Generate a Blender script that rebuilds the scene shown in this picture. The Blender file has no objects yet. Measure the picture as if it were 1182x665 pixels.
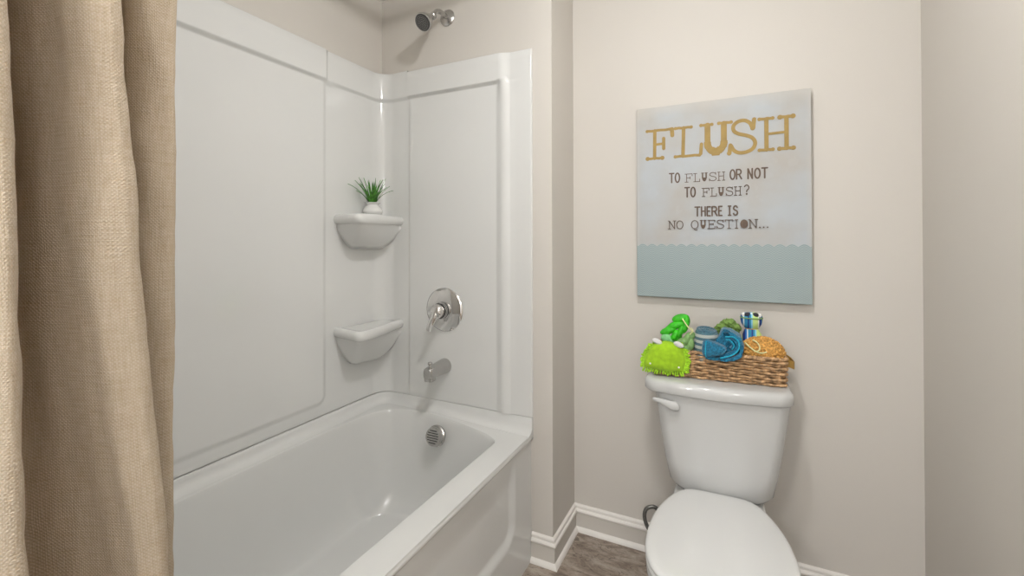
import bpy, bmesh, math, random
from mathutils import Vector, Matrix, noise
PI = math.pi
random.seed(7)
scene = bpy.context.scene
COL = scene.collection
W = {}          # world (or root-local) origin of every built object


def V(*a):
    return Vector(a)


def sstep(a, b, x):
    if a == b:
        return 0.0 if x < a else 1.0
    t = min(1.0, max(0.0, (x - a) / (b - a)))
    return t * t * (3 - 2 * t)


def lerp(a, b, t):
    return a + (b - a) * t


# ------------------------------------------------------------------ mesh builder
class MB:
    def __init__(s):
        s.v = []
        s.f = []
        s.uv = None

    def add(s, vs, fs):
        o = len(s.v)
        s.v += [Vector(p) for p in vs]
        s.f += [tuple(i + o for i in f) for f in fs]

    def grid(s, rows, cu=False, cv=False, flip=False):
        """rows[j][i]; cu closes along i, cv closes along j"""
        n = len(rows[0])
        m = len(rows)
        vs = [p for r in rows for p in r]
        fs = []
        for j in range(m if cv else m - 1):
            for i in range(n if cu else n - 1):
                a = j * n + i
                b = j * n + (i + 1) % n
                c = ((j + 1) % m) * n + (i + 1) % n
                d = ((j + 1) % m) * n + i
                fs.append((a, d, c, b) if flip else (a, b, c, d))
        s.add(vs, fs)

    def loft(s, rings, cap0=True, cap1=True, flip=False):
        s.grid(rings, cu=True, flip=flip)
        n = len(rings[0])
        if cap0:
            s.add(rings[0], [tuple(range(n)) if flip else tuple(reversed(range(n)))])
        if cap1:
            s.add(rings[-1], [tuple(reversed(range(n))) if flip else tuple(range(n))])

    def box(s, x0, x1, y0, y1, z0, z1):
        vs = [(x, y, z) for z in (z0, z1) for y in (y0, y1) for x in (x0, x1)]
        s.add(vs, [(0, 2, 3, 1), (4, 5, 7, 6), (0, 1, 5, 4), (2, 6, 7, 3), (0, 4, 6, 2), (1, 3, 7, 5)])

    def tube(s, pts, r, n=10, caps=True, closed=False):
        pts = [Vector(p) for p in pts]
        k = len(pts)
        if not hasattr(r, '__len__'):
            r = [r] * k
        tang = []
        for i in range(k):
            if closed:
                t = pts[(i + 1) % k] - pts[i - 1]
            else:
                t = pts[min(i + 1, k - 1)] - pts[max(i - 1, 0)]
            tang.append(t.normalized())
        up = Vector((0, 0, 1)) if abs(tang[0].z) < .9 else Vector((1, 0, 0))
        nrm = tang[0].cross(up).normalized()
        rings = []
        for i in range(k):
            nrm = (nrm - tang[i] * nrm.dot(tang[i])).normalized()
            b = tang[i].cross(nrm)
            rings.append([pts[i] + (nrm * math.cos(2 * PI * q / n) + b * math.sin(2 * PI * q / n)) * r[i] for q in range(n)])
        if closed:
            s.grid(rings, cu=True, cv=True)
        else:
            s.loft(rings, caps, caps)

    def lathe(s, prof, origin=(0, 0, 0), axis=(0, 0, 1), n=32, sx=1, sy=1):
        """prof: list of (radius, height) along axis"""
        a = Vector(axis).normalized()
        up = Vector((0, 0, 1)) if abs(a.z) < .9 else Vector((1, 0, 0))
        u = up.cross(a).normalized()
        w = a.cross(u)
        o = Vector(origin)
        rings = [[o + a * h + (u * math.cos(2 * PI * q / n) * sx + w * math.sin(2 * PI * q / n) * sy) * max(r, 1e-5) for q in range(n)] for r, h in prof]
        s.loft(rings, True, True)

    def ellipsoid(s, c, rx, ry, rz, n=20, m=14, rot=None, fn=None):
        rings = []
        c = Vector(c)
        for j in range(1, m):
            th = PI * j / m
            ring = []
            for i in range(n):
                ph = 2 * PI * i / n
                d = Vector((math.sin(th) * math.cos(ph), math.sin(th) * math.sin(ph), -math.cos(th)))
                k = fn(d) if fn else 1
                p = Vector((d.x * rx, d.y * ry, d.z * rz)) * k
                if rot:
                    p = rot @ p
                ring.append(c + p)
            rings.append(ring)
        s.loft(rings, True, True)

    def build(s, name, mat, parent=None, smooth=True, angle=38, sub=0, weld=True):
        if not s.v:
            return None
        mn = Vector([min(p[i] for p in s.v) for i in range(3)])
        mx = Vector([max(p[i] for p in s.v) for i in range(3)])
        b = Vector(((mn.x + mx.x) / 2, (mn.y + mx.y) / 2, mn.z))
        me = bpy.data.meshes.new(name)
        me.from_pydata([p - b for p in s.v], [], s.f)
        if s.uv:
            ul = me.uv_layers.new(name='uv')
            for poly in me.polygons:
                for li in poly.loop_indices:
                    ul.data[li].uv = s.uv[me.loops[li].vertex_index]
        bm = bmesh.new()
        bm.from_mesh(me)
        if weld:
            bmesh.ops.remove_doubles(bm, verts=bm.verts, dist=1e-5)
        bmesh.ops.recalc_face_normals(bm, faces=bm.faces)
        if smooth:
            for e in bm.edges:
                if len(e.link_faces) == 2 and e.calc_face_angle(0) > math.radians(angle):
                    e.smooth = False
        bm.to_mesh(me)
        bm.free()
        for p in me.polygons:
            p.use_smooth = smooth
        me.materials.append(mat)
        o = bpy.data.objects.new(name, me)
        COL.objects.link(o)
        po = W[parent.name] if parent else Vector((0, 0, 0))
        o.location = b - po
        if parent:
            o.parent = parent
        W[o.name] = b
        if sub:
            md = o.modifiers.new('sub', 'SUBSURF')
            md.levels = sub
            md.render_levels = sub
        return o


def tag(o, label, cat, group=None):
    o['label'] = label
    o['category'] = cat
    if group:
        o['group'] = group
    return o


def struct(o):
    o['kind'] = 'structure'
    return o


def thing(name, label, cat, loc, group=None, local=False):
    o = bpy.data.objects.new(name, None)
    o.empty_display_size = .05
    COL.objects.link(o)
    o.location = loc
    W[o.name] = Vector((0, 0, 0)) if local else Vector(loc)
    return tag(o, label, cat, group)


def catmull(pts, per=8, closed=False):
    pts = [Vector(p) for p in pts]
    n = len(pts)
    out = []
    for i in range(n if closed else n - 1):
        if closed:
            p0, p1, p2, p3 = pts[i - 1], pts[i], pts[(i + 1) % n], pts[(i + 2) % n]
        else:
            p0, p1, p2, p3 = pts[max(i - 1, 0)], pts[i], pts[i + 1], pts[min(i + 2, n - 1)]
        for k in range(per):
            t = k / per
            out.append(.5 * ((2 * p1) + (p2 - p0) * t + (2 * p0 - 5 * p1 + 4 * p2 - p3) * t * t + (3 * p1 - p0 - 3 * p2 + p3) * t ** 3))
    if not closed:
        out.append(pts[-1])
    return out


def resample(pts, n, closed=True):
    pts = [Vector(p) for p in pts]
    if closed:
        pts = pts + [pts[0]]
    L = [0]
    for a, b in zip(pts, pts[1:]):
        L.append(L[-1] + (b - a).length)
    out = []
    j = 0
    for i in range(n):
        d = L[-1] * i / (n if closed else n - 1)
        while j < len(L) - 2 and L[j + 1] < d:
            j += 1
        t = (d - L[j]) / max(L[j + 1] - L[j], 1e-9)
        out.append(pts[j].lerp(pts[j + 1], min(1, t)))
    return out


def rrect(x0, x1, y0, y1, r, z, k=6, m=6, bow=0.0):
    """rounded rectangle ring, counter-clockwise, starting on the y0 side; bow pushes the y0 side outward (to -y)"""
    out = []
    hw = (x1 - x0) / 2
    cx = (x0 + x1) / 2

    def bw(x, y):
        if y < (y0 + y1) / 2:
            q = (x - cx) / hw
            return y - bow * (1 - q * q)
        return y
    cs = [(x1 - r, y0 + r, -PI / 2), (x1 - r, y1 - r, 0), (x0 + r, y1 - r, PI / 2), (x0 + r, y0 + r, PI)]
    for ci, (cx_, cy_, a0) in enumerate(cs):
        for i in range(k + 1):
            a = a0 + PI / 2 * i / k
            x, y = cx_ + r * math.cos(a), cy_ + r * math.sin(a)
            out.append((x, y))
        nx = cs[(ci + 1) % 4]
        a1 = nx[2]
        ex, ey = nx[0] + r * math.cos(a1), nx[1] + r * math.sin(a1)
        sx_, sy_ = out[-1]
        for i in range(1, m):
            out.append((lerp(sx_, ex, i / m), lerp(sy_, ey, i / m)))
    return [Vector((x, bw(x, y), z)) for x, y in out]


# ------------------------------------------------------------------ materials
def mat_new(name):
    m = bpy.data.materials.new(name)
    m.use_nodes = True
    nt = m.node_tree
    b = nt.nodes['Principled BSDF']
    return m, nt, b


def N(nt, typ, **kw):
    n = nt.nodes.new(typ)
    for k, v in kw.items():
        if k.startswith('i_'):
            n.inputs[k[2:].replace('_', ' ')].default_value = v
        else:
            setattr(n, k, v)
    return n


def lk(nt, a, b):
    nt.links.new(a, b)


def simple(name, col, rough=.5, metal=0, nscale=0, namt=0, bump=0, bscale=200, spec=.5, coat=0, sheen=0, transl=0):
    m, nt, b = mat_new(name)
    b.inputs['Base Color'].default_value = (*col, 1)
    b.inputs['Roughness'].default_value = rough
    b.inputs['Metallic'].default_value = metal
    b.inputs['Specular IOR Level'].default_value = spec
    b.inputs['Coat Weight'].default_value = coat
    b.inputs['Coat Roughness'].default_value = .05
    b.inputs['Sheen Weight'].default_value = sheen
    tc = N(nt, 'ShaderNodeTexCoord')
    if nscale:
        no = N(nt, 'ShaderNodeTexNoise')
        no.inputs['Scale'].default_value = nscale
        no.inputs['Detail'].default_value = 4
        lk(nt, tc.outputs['Object'], no.inputs['Vector'])
        cr = N(nt, 'ShaderNodeValToRGB')
        cr.color_ramp.elements[0].position = .35
        cr.color_ramp.elements[1].position = .65
        cr.color_ramp.elements[0].color = (*[c * (1 - namt) for c in col], 1)
        cr.color_ramp.elements[1].color = (*[min(1, c * (1 + namt)) for c in col], 1)
        lk(nt, no.outputs['Fac'], cr.inputs['Fac'])
        lk(nt, cr.outputs['Color'], b.inputs['Base Color'])
    if bump:
        no2 = N(nt, 'ShaderNodeTexNoise')
        no2.inputs['Scale'].default_value = bscale
        no2.inputs['Detail'].default_value = 3
        lk(nt, tc.outputs['Object'], no2.inputs['Vector'])
        bp = N(nt, 'ShaderNodeBump')
        bp.inputs['Strength'].default_value = bump
        bp.inputs['Distance'].default_value = .002
        lk(nt, no2.outputs['Fac'], bp.inputs['Height'])
        lk(nt, bp.outputs['Normal'], b.inputs['Normal'])
    return m


M = {}
M['paint'] = simple('wall_paint', (.575, .548, .508), .55, bump=.12, bscale=350, spec=.3)
M['ceil'] = simple('ceiling_paint', (.80, .79, .77), .8, bump=.1, bscale=200)
M['trim'] = simple('trim_paint', (.76, .735, .70), .35, nscale=6, namt=.02)
M['acrylic'] = simple('white_acrylic', (.65, .655, .645), .12, spec=.5, bump=.02, bscale=9, nscale=3, namt=.008)
M['porcelain'] = simple('porcelain', (.515, .52, .515), .07, spec=.55, nscale=3, namt=.006)
M['seat'] = simple('seat_plastic', (.615, .62, .615), .16, nscale=3, namt=.006)
M['chrome'] = simple('chrome', (.74, .73, .72), .09, metal=1, nscale=20, namt=.02)
M['nickel'] = simple('brushed_nickel', (.53, .52, .505), .22, metal=1, nscale=30, namt=.03)
M['dark'] = simple('dark_rubber', (.03, .03, .03), .5, nscale=30, namt=.1)
M['pot'] = simple('white_ceramic', (.64, .64, .63), .22, nscale=20, namt=.01)
M['hose'] = simple('braided_hose', (.16, .16, .15), .35, metal=.8, nscale=400, namt=.4)


def floor_mat():
    m, nt, b = mat_new('floor_stone_vinyl')
    tc = N(nt, 'ShaderNodeTexCoord')
    mp = N(nt, 'ShaderNodeMapping')
    mp.inputs['Scale'].default_value = (.8, 2.2, 1)
    mp.inputs['Rotation'].default_value = (0, 0, .35)
    lk(nt, tc.outputs['Object'], mp.inputs['Vector'])
    n1 = N(nt, 'ShaderNodeTexNoise')
    n1.inputs['Scale'].default_value = 10
    n1.inputs['Detail'].default_value = 9
    n1.inputs['Roughness'].default_value = .74
    n1.inputs['Distortion'].default_value = .5
    lk(nt, mp.outputs['Vector'], n1.inputs['Vector'])
    cr = N(nt, 'ShaderNodeValToRGB')
    e = cr.color_ramp.elements
    e[0].position = .28
    e[0].color = (.115, .09, .074, 1)
    e[1].position = .72
    e[1].color = (.46, .41, .36, 1)
    x = e.new(.46)
    x.color = (.25, .205, .172, 1)
    x = e.new(.52)
    x.color = (.33, .283, .242, 1)
    lk(nt, n1.outputs['Fac'], cr.inputs['Fac'])
    n4 = N(nt, 'ShaderNodeTexNoise')
    n4.inputs['Scale'].default_value = 55
    n4.inputs['Detail'].default_value = 6
    n4.inputs['Roughness'].default_value = .7
    lk(nt, tc.outputs['Object'], n4.inputs['Vector'])
    n5 = N(nt, 'ShaderNodeTexNoise')
    n5.inputs['Scale'].default_value = 7
    n5.inputs['Detail'].default_value = 2
    n5.inputs['Distortion'].default_value = 1.5
    lk(nt, mp.outputs['Vector'], n5.inputs['Vector'])
    # thin dark veins where the broad noise crosses its mid value
    vein = mth(nt, 'LESS_THAN', mth(nt, 'ABSOLUTE', mth(nt, 'SUBTRACT', n5.outputs['Fac'], .5)), .006)
    grain = mixc(nt, n4.outputs['Fac'], (.45, .43, .41), (1.45, 1.42, 1.38))
    fc = mixc(nt, .8, cr.outputs['Color'], grain, 'MULTIPLY')
    fc = mixc(nt, mth(nt, 'MULTIPLY', vein, .6), fc, (.07, .05, .04))
    lk(nt, fc, b.inputs['Base Color'])
    b.inputs['Roughness'].default_value = .45
    bp = N(nt, 'ShaderNodeBump')
    bp.inputs['Strength'].default_value = .25
    bp.inputs['Distance'].default_value = .003
    lk(nt, n1.outputs['Fac'], bp.inputs['Height'])
    lk(nt, bp.outputs['Normal'], b.inputs['Normal'])
    return m


def mth(nt, op, a, b=None, c=None):
    n = nt.nodes.new('ShaderNodeMath')
    n.operation = op
    for i, x in enumerate((a, b, c)):
        if x is None:
            continue
        if isinstance(x, (int, float)):
            n.inputs[i].default_value = x
        else:
            nt.links.new(x, n.inputs[i])
    return n.outputs[0]


def mixc(nt, f, a, b, blend='MIX'):
    n = nt.nodes.new('ShaderNodeMix')
    n.data_type = 'RGBA'
    n.blend_type = blend
    for i, x in ((0, f), (6, a), (7, b)):
        if isinstance(x, (int, float)):
            n.inputs[i].default_value = x
        elif isinstance(x, tuple):
            n.inputs[i].default_value = (*x, 1)
        else:
            nt.links.new(x, n.inputs[i])
    return n.outputs[2]


def linen_mat():
    m, nt, b = mat_new('linen')
    uv = N(nt, 'ShaderNodeUVMap')
    sep = N(nt, 'ShaderNodeSeparateXYZ')
    # slight wander of the threads
    nz = N(nt, 'ShaderNodeTexNoise')
    nz.inputs['Scale'].default_value = 22
    nz.inputs['Detail'].default_value = 2
    lk(nt, uv.outputs['UV'], nz.inputs['Vector'])
    ad = N(nt, 'ShaderNodeVectorMath', operation='MULTIPLY_ADD')
    ad.inputs[1].default_value = (.0060, .0060, 0)
    lk(nt, nz.outputs['Color'], ad.inputs[0])
    lk(nt, uv.outputs['UV'], ad.inputs[2])
    lk(nt, ad.outputs['Vector'], sep.inputs['Vector'])
    P = .0020
    u = mth(nt, 'MULTIPLY', sep.outputs['X'], PI / P)
    v = mth(nt, 'MULTIPLY', sep.outputs['Y'], PI / P)
    su = mth(nt, 'SINE', u)
    sv = mth(nt, 'SINE', v)
    cu = mth(nt, 'ABSOLUTE', mth(nt, 'COSINE', u))
    cv = mth(nt, 'ABSOLUTE', mth(nt, 'COSINE', v))
    w = mth(nt, 'MULTIPLY', su, sv)              # plain weave, over/under
    h = mth(nt, 'ADD', mth(nt, 'MULTIPLY', w, .5), mth(nt, 'MULTIPLY', mth(nt, 'MULTIPLY', cu, cv), -.45))
    # slubs: streaky noise along each thread direction
    def streak(sx, sy, sc):
        mp = N(nt, 'ShaderNodeMapping')
        mp.inputs['Scale'].default_value = (sx, sy, 1)
        lk(nt, uv.outputs['UV'], mp.inputs['Vector'])
        n = N(nt, 'ShaderNodeTexNoise')
        n.inputs['Scale'].default_value = sc
        n.inputs['Detail'].default_value = 3
        lk(nt, mp.outputs['Vector'], n.inputs['Vector'])
        return n.outputs['Fac']
    s1 = streak(1, 12, 40)
    s2 = streak(12, 1, 40)
    ss = mth(nt, 'ADD', s1, s2)
    hh = mth(nt, 'ADD', h, mth(nt, 'MULTIPLY', ss, 2.0))
    bp = N(nt, 'ShaderNodeBump')
    bp.inputs['Strength'].default_value = .55
    bp.inputs['Distance'].default_value = .0011
    lk(nt, hh, bp.inputs['Height'])
    lk(nt, bp.outputs['Normal'], b.inputs['Normal'])
    f = mth(nt, 'MULTIPLY_ADD', hh, .36, -.28)
    f.node.use_clamp = True
    col = mixc(nt, f, (.35, .285, .20), (.665, .60, .505))
    # dark flecks in the flax
    nf = N(nt, 'ShaderNodeTexNoise')
    nf.inputs['Scale'].default_value = 75
    nf.inputs['Detail'].default_value = 1
    lk(nt, uv.outputs['UV'], nf.inputs['Vector'])
    fl = mth(nt, 'GREATER_THAN', nf.outputs['Fac'], .845)
    col = mixc(nt, fl, col, (.12, .07, .03))
    lk(nt, col, b.inputs['Base Color'])
    b.inputs['Roughness'].default_value = .9
    b.inputs['Specular IOR Level'].default_value = .1
    b.inputs['Sheen Weight'].default_value = 0
    tr = N(nt, 'ShaderNodeBsdfTranslucent')
    tr.inputs['Color'].default_value = (.74, .48, .20, 1)
    ms = N(nt, 'ShaderNodeMixShader')
    ms.inputs[0].default_value = .28
    lk(nt, b.outputs[0], ms.inputs[1])
    lk(nt, tr.outputs[0], ms.inputs[2])
    lk(nt, ms.outputs[0], nt.nodes['Material Output'].inputs['Surface'])
    return m


CW, CH = .614, .777


def canvas_mat():
    """printed canvas: distressed white above, chevron-lined teal below (object coords: x centred, z from 0)"""
    m, nt, b = mat_new('printed_canvas')
    tc = N(nt, 'ShaderNodeTexCoord')
    sep = N(nt, 'ShaderNodeSeparateXYZ')
    lk(nt, tc.outputs['Object'], sep.inputs['Vector'])
    x, z = sep.outputs['X'], sep.outputs['Z']
    T = .0378
    # rounded crests, pointed troughs
    wv = mth(nt, 'ABSOLUTE', mth(nt, 'SINE', mth(nt, 'MULTIPLY', x, PI / T)))
    lim = mth(nt, 'MULTIPLY_ADD', wv, .0105, .2065)
    isblue = mth(nt, 'LESS_THAN', z, lim)
    ph = mth(nt, 'MULTIPLY', mth(nt, 'SUBTRACT', z, mth(nt, 'MULTIPLY', wv, .0105)), 2 * PI / .0062)
    ln = mth(nt, 'MULTIPLY_ADD', mth(nt, 'SINE', ph), .5, .5)
    no = N(nt, 'ShaderNodeTexNoise')
    no.inputs['Scale'].default_value = 5
    no.inputs['Detail'].default_value = 6
    lk(nt, tc.outputs['Object'], no.inputs['Vector'])
    no2 = N(nt, 'ShaderNodeTexNoise')
    no2.inputs['Scale'].default_value = 14
    no2.inputs['Detail'].default_value = 3
    lk(nt, tc.outputs['Object'], no2.inputs['Vector'])
    teal = mixc(nt, ln, (.15, .225, .24), (.36, .41, .415))
    teal = mixc(nt, mth(nt, 'MULTIPLY', no.outputs['Fac'], .45), teal, (.36, .42, .41))
    cr = N(nt, 'ShaderNodeValToRGB')
    e = cr.color_ramp.elements
    e[0].position = .40
    e[0].color = (.40, .43, .455, 1)
    e[1].position = .66
    e[1].color = (.385, .37, .345, 1)
    lk(nt, no.outputs['Fac'], cr.inputs['Fac'])
    white = mixc(nt, mth(nt, 'MULTIPLY', mth(nt, 'GREATER_THAN', no2.outputs['Fac'], .62), .12), cr.outputs['Color'], (.455, .47, .48))
    # aged edge
    ex = mth(nt, 'ABSOLUTE', x)
    ed = N(nt, 'ShaderNodeMapRange')
    ed.inputs['From Min'].default_value = CW / 2 - .02
    ed.inputs['From Max'].default_value = CW / 2
    lk(nt, mth(nt, 'MULTIPLY_ADD', no2.outputs['Fac'], .012, mth(nt, 'SUBTRACT', ex, .006)), ed.inputs['Value'])
    white = mixc(nt, mth(nt, 'MULTIPLY', ed.outputs['Result'], .45), white, (.46, .44, .40))
    et = N(nt, 'ShaderNodeMapRange')
    et.inputs['From Min'].default_value = CH - .045
    et.inputs['From Max'].default_value = CH
    lk(nt, mth(nt, 'MULTIPLY_ADD', no2.outputs['Fac'], .05, mth(nt, 'SUBTRACT', z, .025)), et.inputs['Value'])
    white = mixc(nt, mth(nt, 'MULTIPLY', et.outputs['Result'], .5), white, (.50, .475, .42))
    col = mixc(nt, isblue, white, teal)
    lk(nt, col, b.inputs['Base Color'])
    b.inputs['Roughness'].default_value = .55
    n3 = N(nt, 'ShaderNodeTexNoise')
    n3.inputs['Scale'].default_value = 500
    lk(nt, tc.outputs['Object'], n3.inputs['Vector'])
    bp = N(nt, 'ShaderNodeBump')
    bp.inputs['Strength'].default_value = .1
    bp.inputs['Distance'].default_value = .001
    lk(nt, n3.outputs['Fac'], bp.inputs['Height'])
    lk(nt, bp.outputs['Normal'], b.inputs['Normal'])
    return m


def stripes_mat(name, axis, cols, width, seed=0, rough=.8):
    """fabric printed in vertical stripes along an object axis"""
    m, nt, b = mat_new(name)
    tc = N(nt, 'ShaderNodeTexCoord')
    sep = N(nt, 'ShaderNodeSeparateXYZ')
    lk(nt, tc.outputs['Object'], sep.inputs['Vector'])
    t = mth(nt, 'FRACT', mth(nt, 'MULTIPLY_ADD', sep.outputs[axis], 1 / width, .5 + seed))
    cr = N(nt, 'ShaderNodeValToRGB')
    cr.color_ramp.interpolation = 'CONSTANT'
    e = cr.color_ramp.elements
    e[0].position = 0
    e[0].color = (*cols[0][1], 1)
    e[1].position = cols[1][0]
    e[1].color = (*cols[1][1], 1)
    for p, c in cols[2:]:
        q = e.new(p)
        q.color = (*c, 1)
    lk(nt, t, cr.inputs['Fac'])
    lk(nt, cr.outputs['Color'], b.inputs['Base Color'])
    b.inputs['Roughness'].default_value = rough
    no = N(nt, 'ShaderNodeTexNoise')
    no.inputs['Scale'].default_value = 600
    lk(nt, tc.outputs['Object'], no.inputs['Vector'])
    bp = N(nt, 'ShaderNodeBump')
    bp.inputs['Strength'].default_value = .4
    bp.inputs['Distance'].default_value = .001
    lk(nt, no.outputs['Fac'], bp.inputs['Height'])
    lk(nt, bp.outputs['Normal'], b.inputs['Normal'])
    return m


M['floor'] = floor_mat()
M['linen'] = linen_mat()
M['canvas'] = canvas_mat()
M['gold'] = simple('mustard_print', (.30, .20, .05), .6, nscale=25, namt=.12)
M['brown'] = simple('brown_print', (.105, .070, .048), .6, nscale=40, namt=.15)
M['wicker'] = simple('seagrass', (.43, .265, .135), .6, nscale=75, namt=.5, bump=.5, bscale=500)
M['leather'] = simple('tan_leather', (.36, .21, .045), .45, nscale=60, namt=.12, bump=.2, bscale=300)
M['lime'] = simple('lime_fleece', (.29, .50, .012), .95, nscale=60, namt=.12, bump=.35, bscale=500, sheen=.1)
M['limefringe'] = simple('lime_chenille', (.30, .54, .02), .9, nscale=150, namt=.3, bump=.5, bscale=500)
M['eye'] = simple('pale_grey_felt', (.60, .60, .60), .8, nscale=80, namt=.08)
M['button'] = simple('white_button', (.82, .82, .80), .4, nscale=80, namt=.03)
M['green'] = simple('bright_green_foam', (.035, .43, .008), .55, nscale=70, namt=.25, bump=.5, bscale=350)
M['mint'] = simple('pale_mint_foam', (.20, .52, .21), .7, nscale=70, namt=.15, bump=.4, bscale=350)
M['sage'] = simple('sage_green_foam', (.185, .34, .12), .75, nscale=70, namt=.18, bump=.4, bscale=350)
M['olive'] = simple('olive_green_cotton', (.16, .27, .06), .85, nscale=120, namt=.3, bump=.7, bscale=350)
M['terry'] = simple('blue_terry', (.006, .14, .25), .95, nscale=260, namt=.45, bump=1, bscale=700, sheen=.3)
M['terrydark'] = simple('slate_blue_terry', (.03, .115, .165), .95, nscale=320, namt=.5, bump=1, bscale=700, sheen=.3)
M['cyan'] = simple('cyan_binding', (.01, .33, .50), .8, nscale=200, namt=.15, bump=.3)
M['cream'] = simple('cream_cord', (.66, .66, .34), .8, nscale=200, namt=.1)
M['tan'] = simple('tan_mesh_sponge', (.62, .335, .085), .8, nscale=160, namt=.35, bump=1, bscale=300)
M['leaf'] = simple('succulent_leaf', (.06, .22, .025), .4, nscale=60, namt=.5)
M['soil'] = simple('potting_moss', (.06, .07, .03), .9, nscale=200, namt=.4)
M['blackeye'] = simple('black_felt', (.02, .02, .03), .6, nscale=90, namt=.2)
M['navy'] = simple('navy_cord', (.012, .03, .12), .7, nscale=90, namt=.2)
navy, blue, teal_, lime_, white_ = (.008, .025, .16), (.02, .13, .42), (.02, .20, .36), (.47, .62, .22), (.62, .68, .66)
M['stripe'] = stripes_mat('striped_cotton', 'X', [(0, navy), (.10, blue), (.17, white_), (.22, teal_), (.36, navy), (.42, teal_), (.50, (.2, .5, .7)), (.56, lime_), (.78, white_), (.83, navy), (.90, blue), (.95, lime_)], .078, .02)
M['knit'] = None


def knit_mat():
    m, nt, b = mat_new('knitted_cotton')
    tc = N(nt, 'ShaderNodeTexCoord')
    sep = N(nt, 'ShaderNodeSeparateXYZ')
    lk(nt, tc.outputs['Object'], sep.inputs['Vector'])
    z = sep.outputs['Z']
    t = mth(nt, 'FRACT', mth(nt, 'MULTIPLY', z, 1 / .021))
    band = mth(nt, 'GREATER_THAN', t, .48)
    ang = mth(nt, 'ARCTAN2', sep.outputs['Y'], sep.outputs['X'])
    st = mth(nt, 'SINE', mth(nt, 'MULTIPLY', ang, 44))
    s2 = mth(nt, 'SINE', mth(nt, 'MULTIPLY', z, 2 * PI / .0052))
    st = mth(nt, 'MULTIPLY', st, s2)
    c1 = mixc(nt, mth(nt, 'MULTIPLY_ADD', st, .4, .5), (.42, .47, .45), (.66, .70, .66))
    c2 = mixc(nt, mth(nt, 'MULTIPLY_ADD', st, .4, .5), (.035, .11, .15), (.16, .29, .34))
    lk(nt, mixc(nt, band, c2, c1), b.inputs['Base Color'])
    b.inputs['Roughness'].default_value = .95
    bp = N(nt, 'ShaderNodeBump')
    bp.inputs['Strength'].default_value = .8
    bp.inputs['Distance'].default_value = .002
    lk(nt, st, bp.inputs['Height'])
    lk(nt, bp.outputs['Normal'], b.inputs['Normal'])
    return m


M['knit'] = knit_mat()

# ------------------------------------------------------------------ room shell
XL, XJ, XR = -1.538, -.658, .556       # left wall, return of the alcove wing wall, right wall
Y1, Y2, YN = 1.69, 1.957, .150         # faucet wall, toilet wall, near end wall of the tub alcove
ZC = 2.45
YB = -1.9


def wall(name, *b):
    m = MB()
    m.box(*b)
    return struct(m.build(name, M['paint'], smooth=False))


wall('wall_left', XL - .1, XL, YN, Y1, 0, ZC)
wall('wall_alcove', XL - .1, XJ, Y1, Y2 + .1, 0, ZC)
wall('wall_back', XJ, XR + .1, Y2, Y2 + .1, 0, ZC)
wall('wall_right', XR, XR + .1, YB, Y2, 0, ZC)
wall('wall_near', XL - .1, XJ, YN - .11, YN, 0, ZC)
wall('wall_entry', XJ - .1, XJ, YB, YN - .11, 0, ZC)
m = MB(); m.box(XL - .1, XR + .1, YB, Y2 + .1, -.1, 0)
struct(m.build('floor', M['floor'], smooth=False))
m = MB(); m.box(XL - .1, XR + .1, YB, Y2 + .1, ZC, ZC + .1)
struct(m.build('ceiling', M['ceil'], smooth=False))

BP = [(0, 0), (.0255, 0), (.0245, .007), (.021, .013), (.0165, .017), (.0125, .019), (.0125, .078), (.0165, .082), (.0175, .087), (.015, .092),
      (.0095, .095), (.0085, .099), (.0105, .103), (.009, .108), (.004, .112), (0, .113)]


def baseboard(name, p0, p1, nrm, m0, m1):
    """m0, m1: how the end shifts per unit of offset (mitre)"""
    p0, p1, nrm = V(*p0, 0), V(*p1, 0), V(*nrm, 0)
    d = (p1 - p0).normalized()
    r0 = [p0 + nrm * o + d * (m0 * o) + V(0, 0, z) for o, z in BP]
    r1 = [p1 + nrm * o + d * (m1 * o) + V(0, 0, z) for o, z in BP]
    b = MB()
    b.loft([r0, r1])
    o = struct(b.build(name, M['trim'], angle=30))
    # the flat between shoe and cap moulding is painted like the wall
    o.data.materials.append(M['paint'])
    for p in o.data.polygons:
        if len(p.vertices) == 4:
            zs_ = [o.data.vertices[i].co.z for i in p.vertices]
            if min(zs_) > .0185 and max(zs_) < .0785:
                p.material_index = 1


baseboard('baseboard_alcove', (-.7470, Y1), (XJ, Y1), (0, -1), 0, 1)
baseboard('baseboard_left', (XJ, Y1), (XJ, Y2), (1, 0), -1, -1)
baseboard('baseboard_back', (XJ, Y2), (XR, Y2), (0, -1), 1, -1)
baseboard('baseboard_right', (XR, Y2), (XR, YB), (-1, 0), 1, 0)

# ------------------------------------------------------------------ tub surround
SX, SY = -1.534, 1.686      # back plane of the surround against the walls
RC = .085
ZS0, ZS1, ZL = .577, 2.078, 1.957
sur = thing('tub_surround', 'glossy white moulded wall surround enclosing the bathtub, with two corner shelves', 'tub surround', (SX, SY, ZS0))


def samples(a, b, step, extra):
    """non-uniform samples: coarse steps plus fine ones in the listed (lo, hi, n) windows"""
    s = set()
    n = max(1, int((b - a) / step))
    for i in range(n + 1):
        s.add(round(a + (b - a) * i / n, 5))
    for lo, hi, k in extra:
        for i in range(k + 1):
            s.add(round(min(b, max(a, lo + (hi - lo) * i / k)), 5))
    s = sorted(s)
    out = [s[0]]
    for x in s[1:]:
        if x - out[-1] > .0009:
            out.append(x)
    return out


yS0 = YN + .02
LA = (SY - RC) - yS0
LB = RC * PI / 2
XE = -1.3637
LC = XE - (SX + RC)


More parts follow.
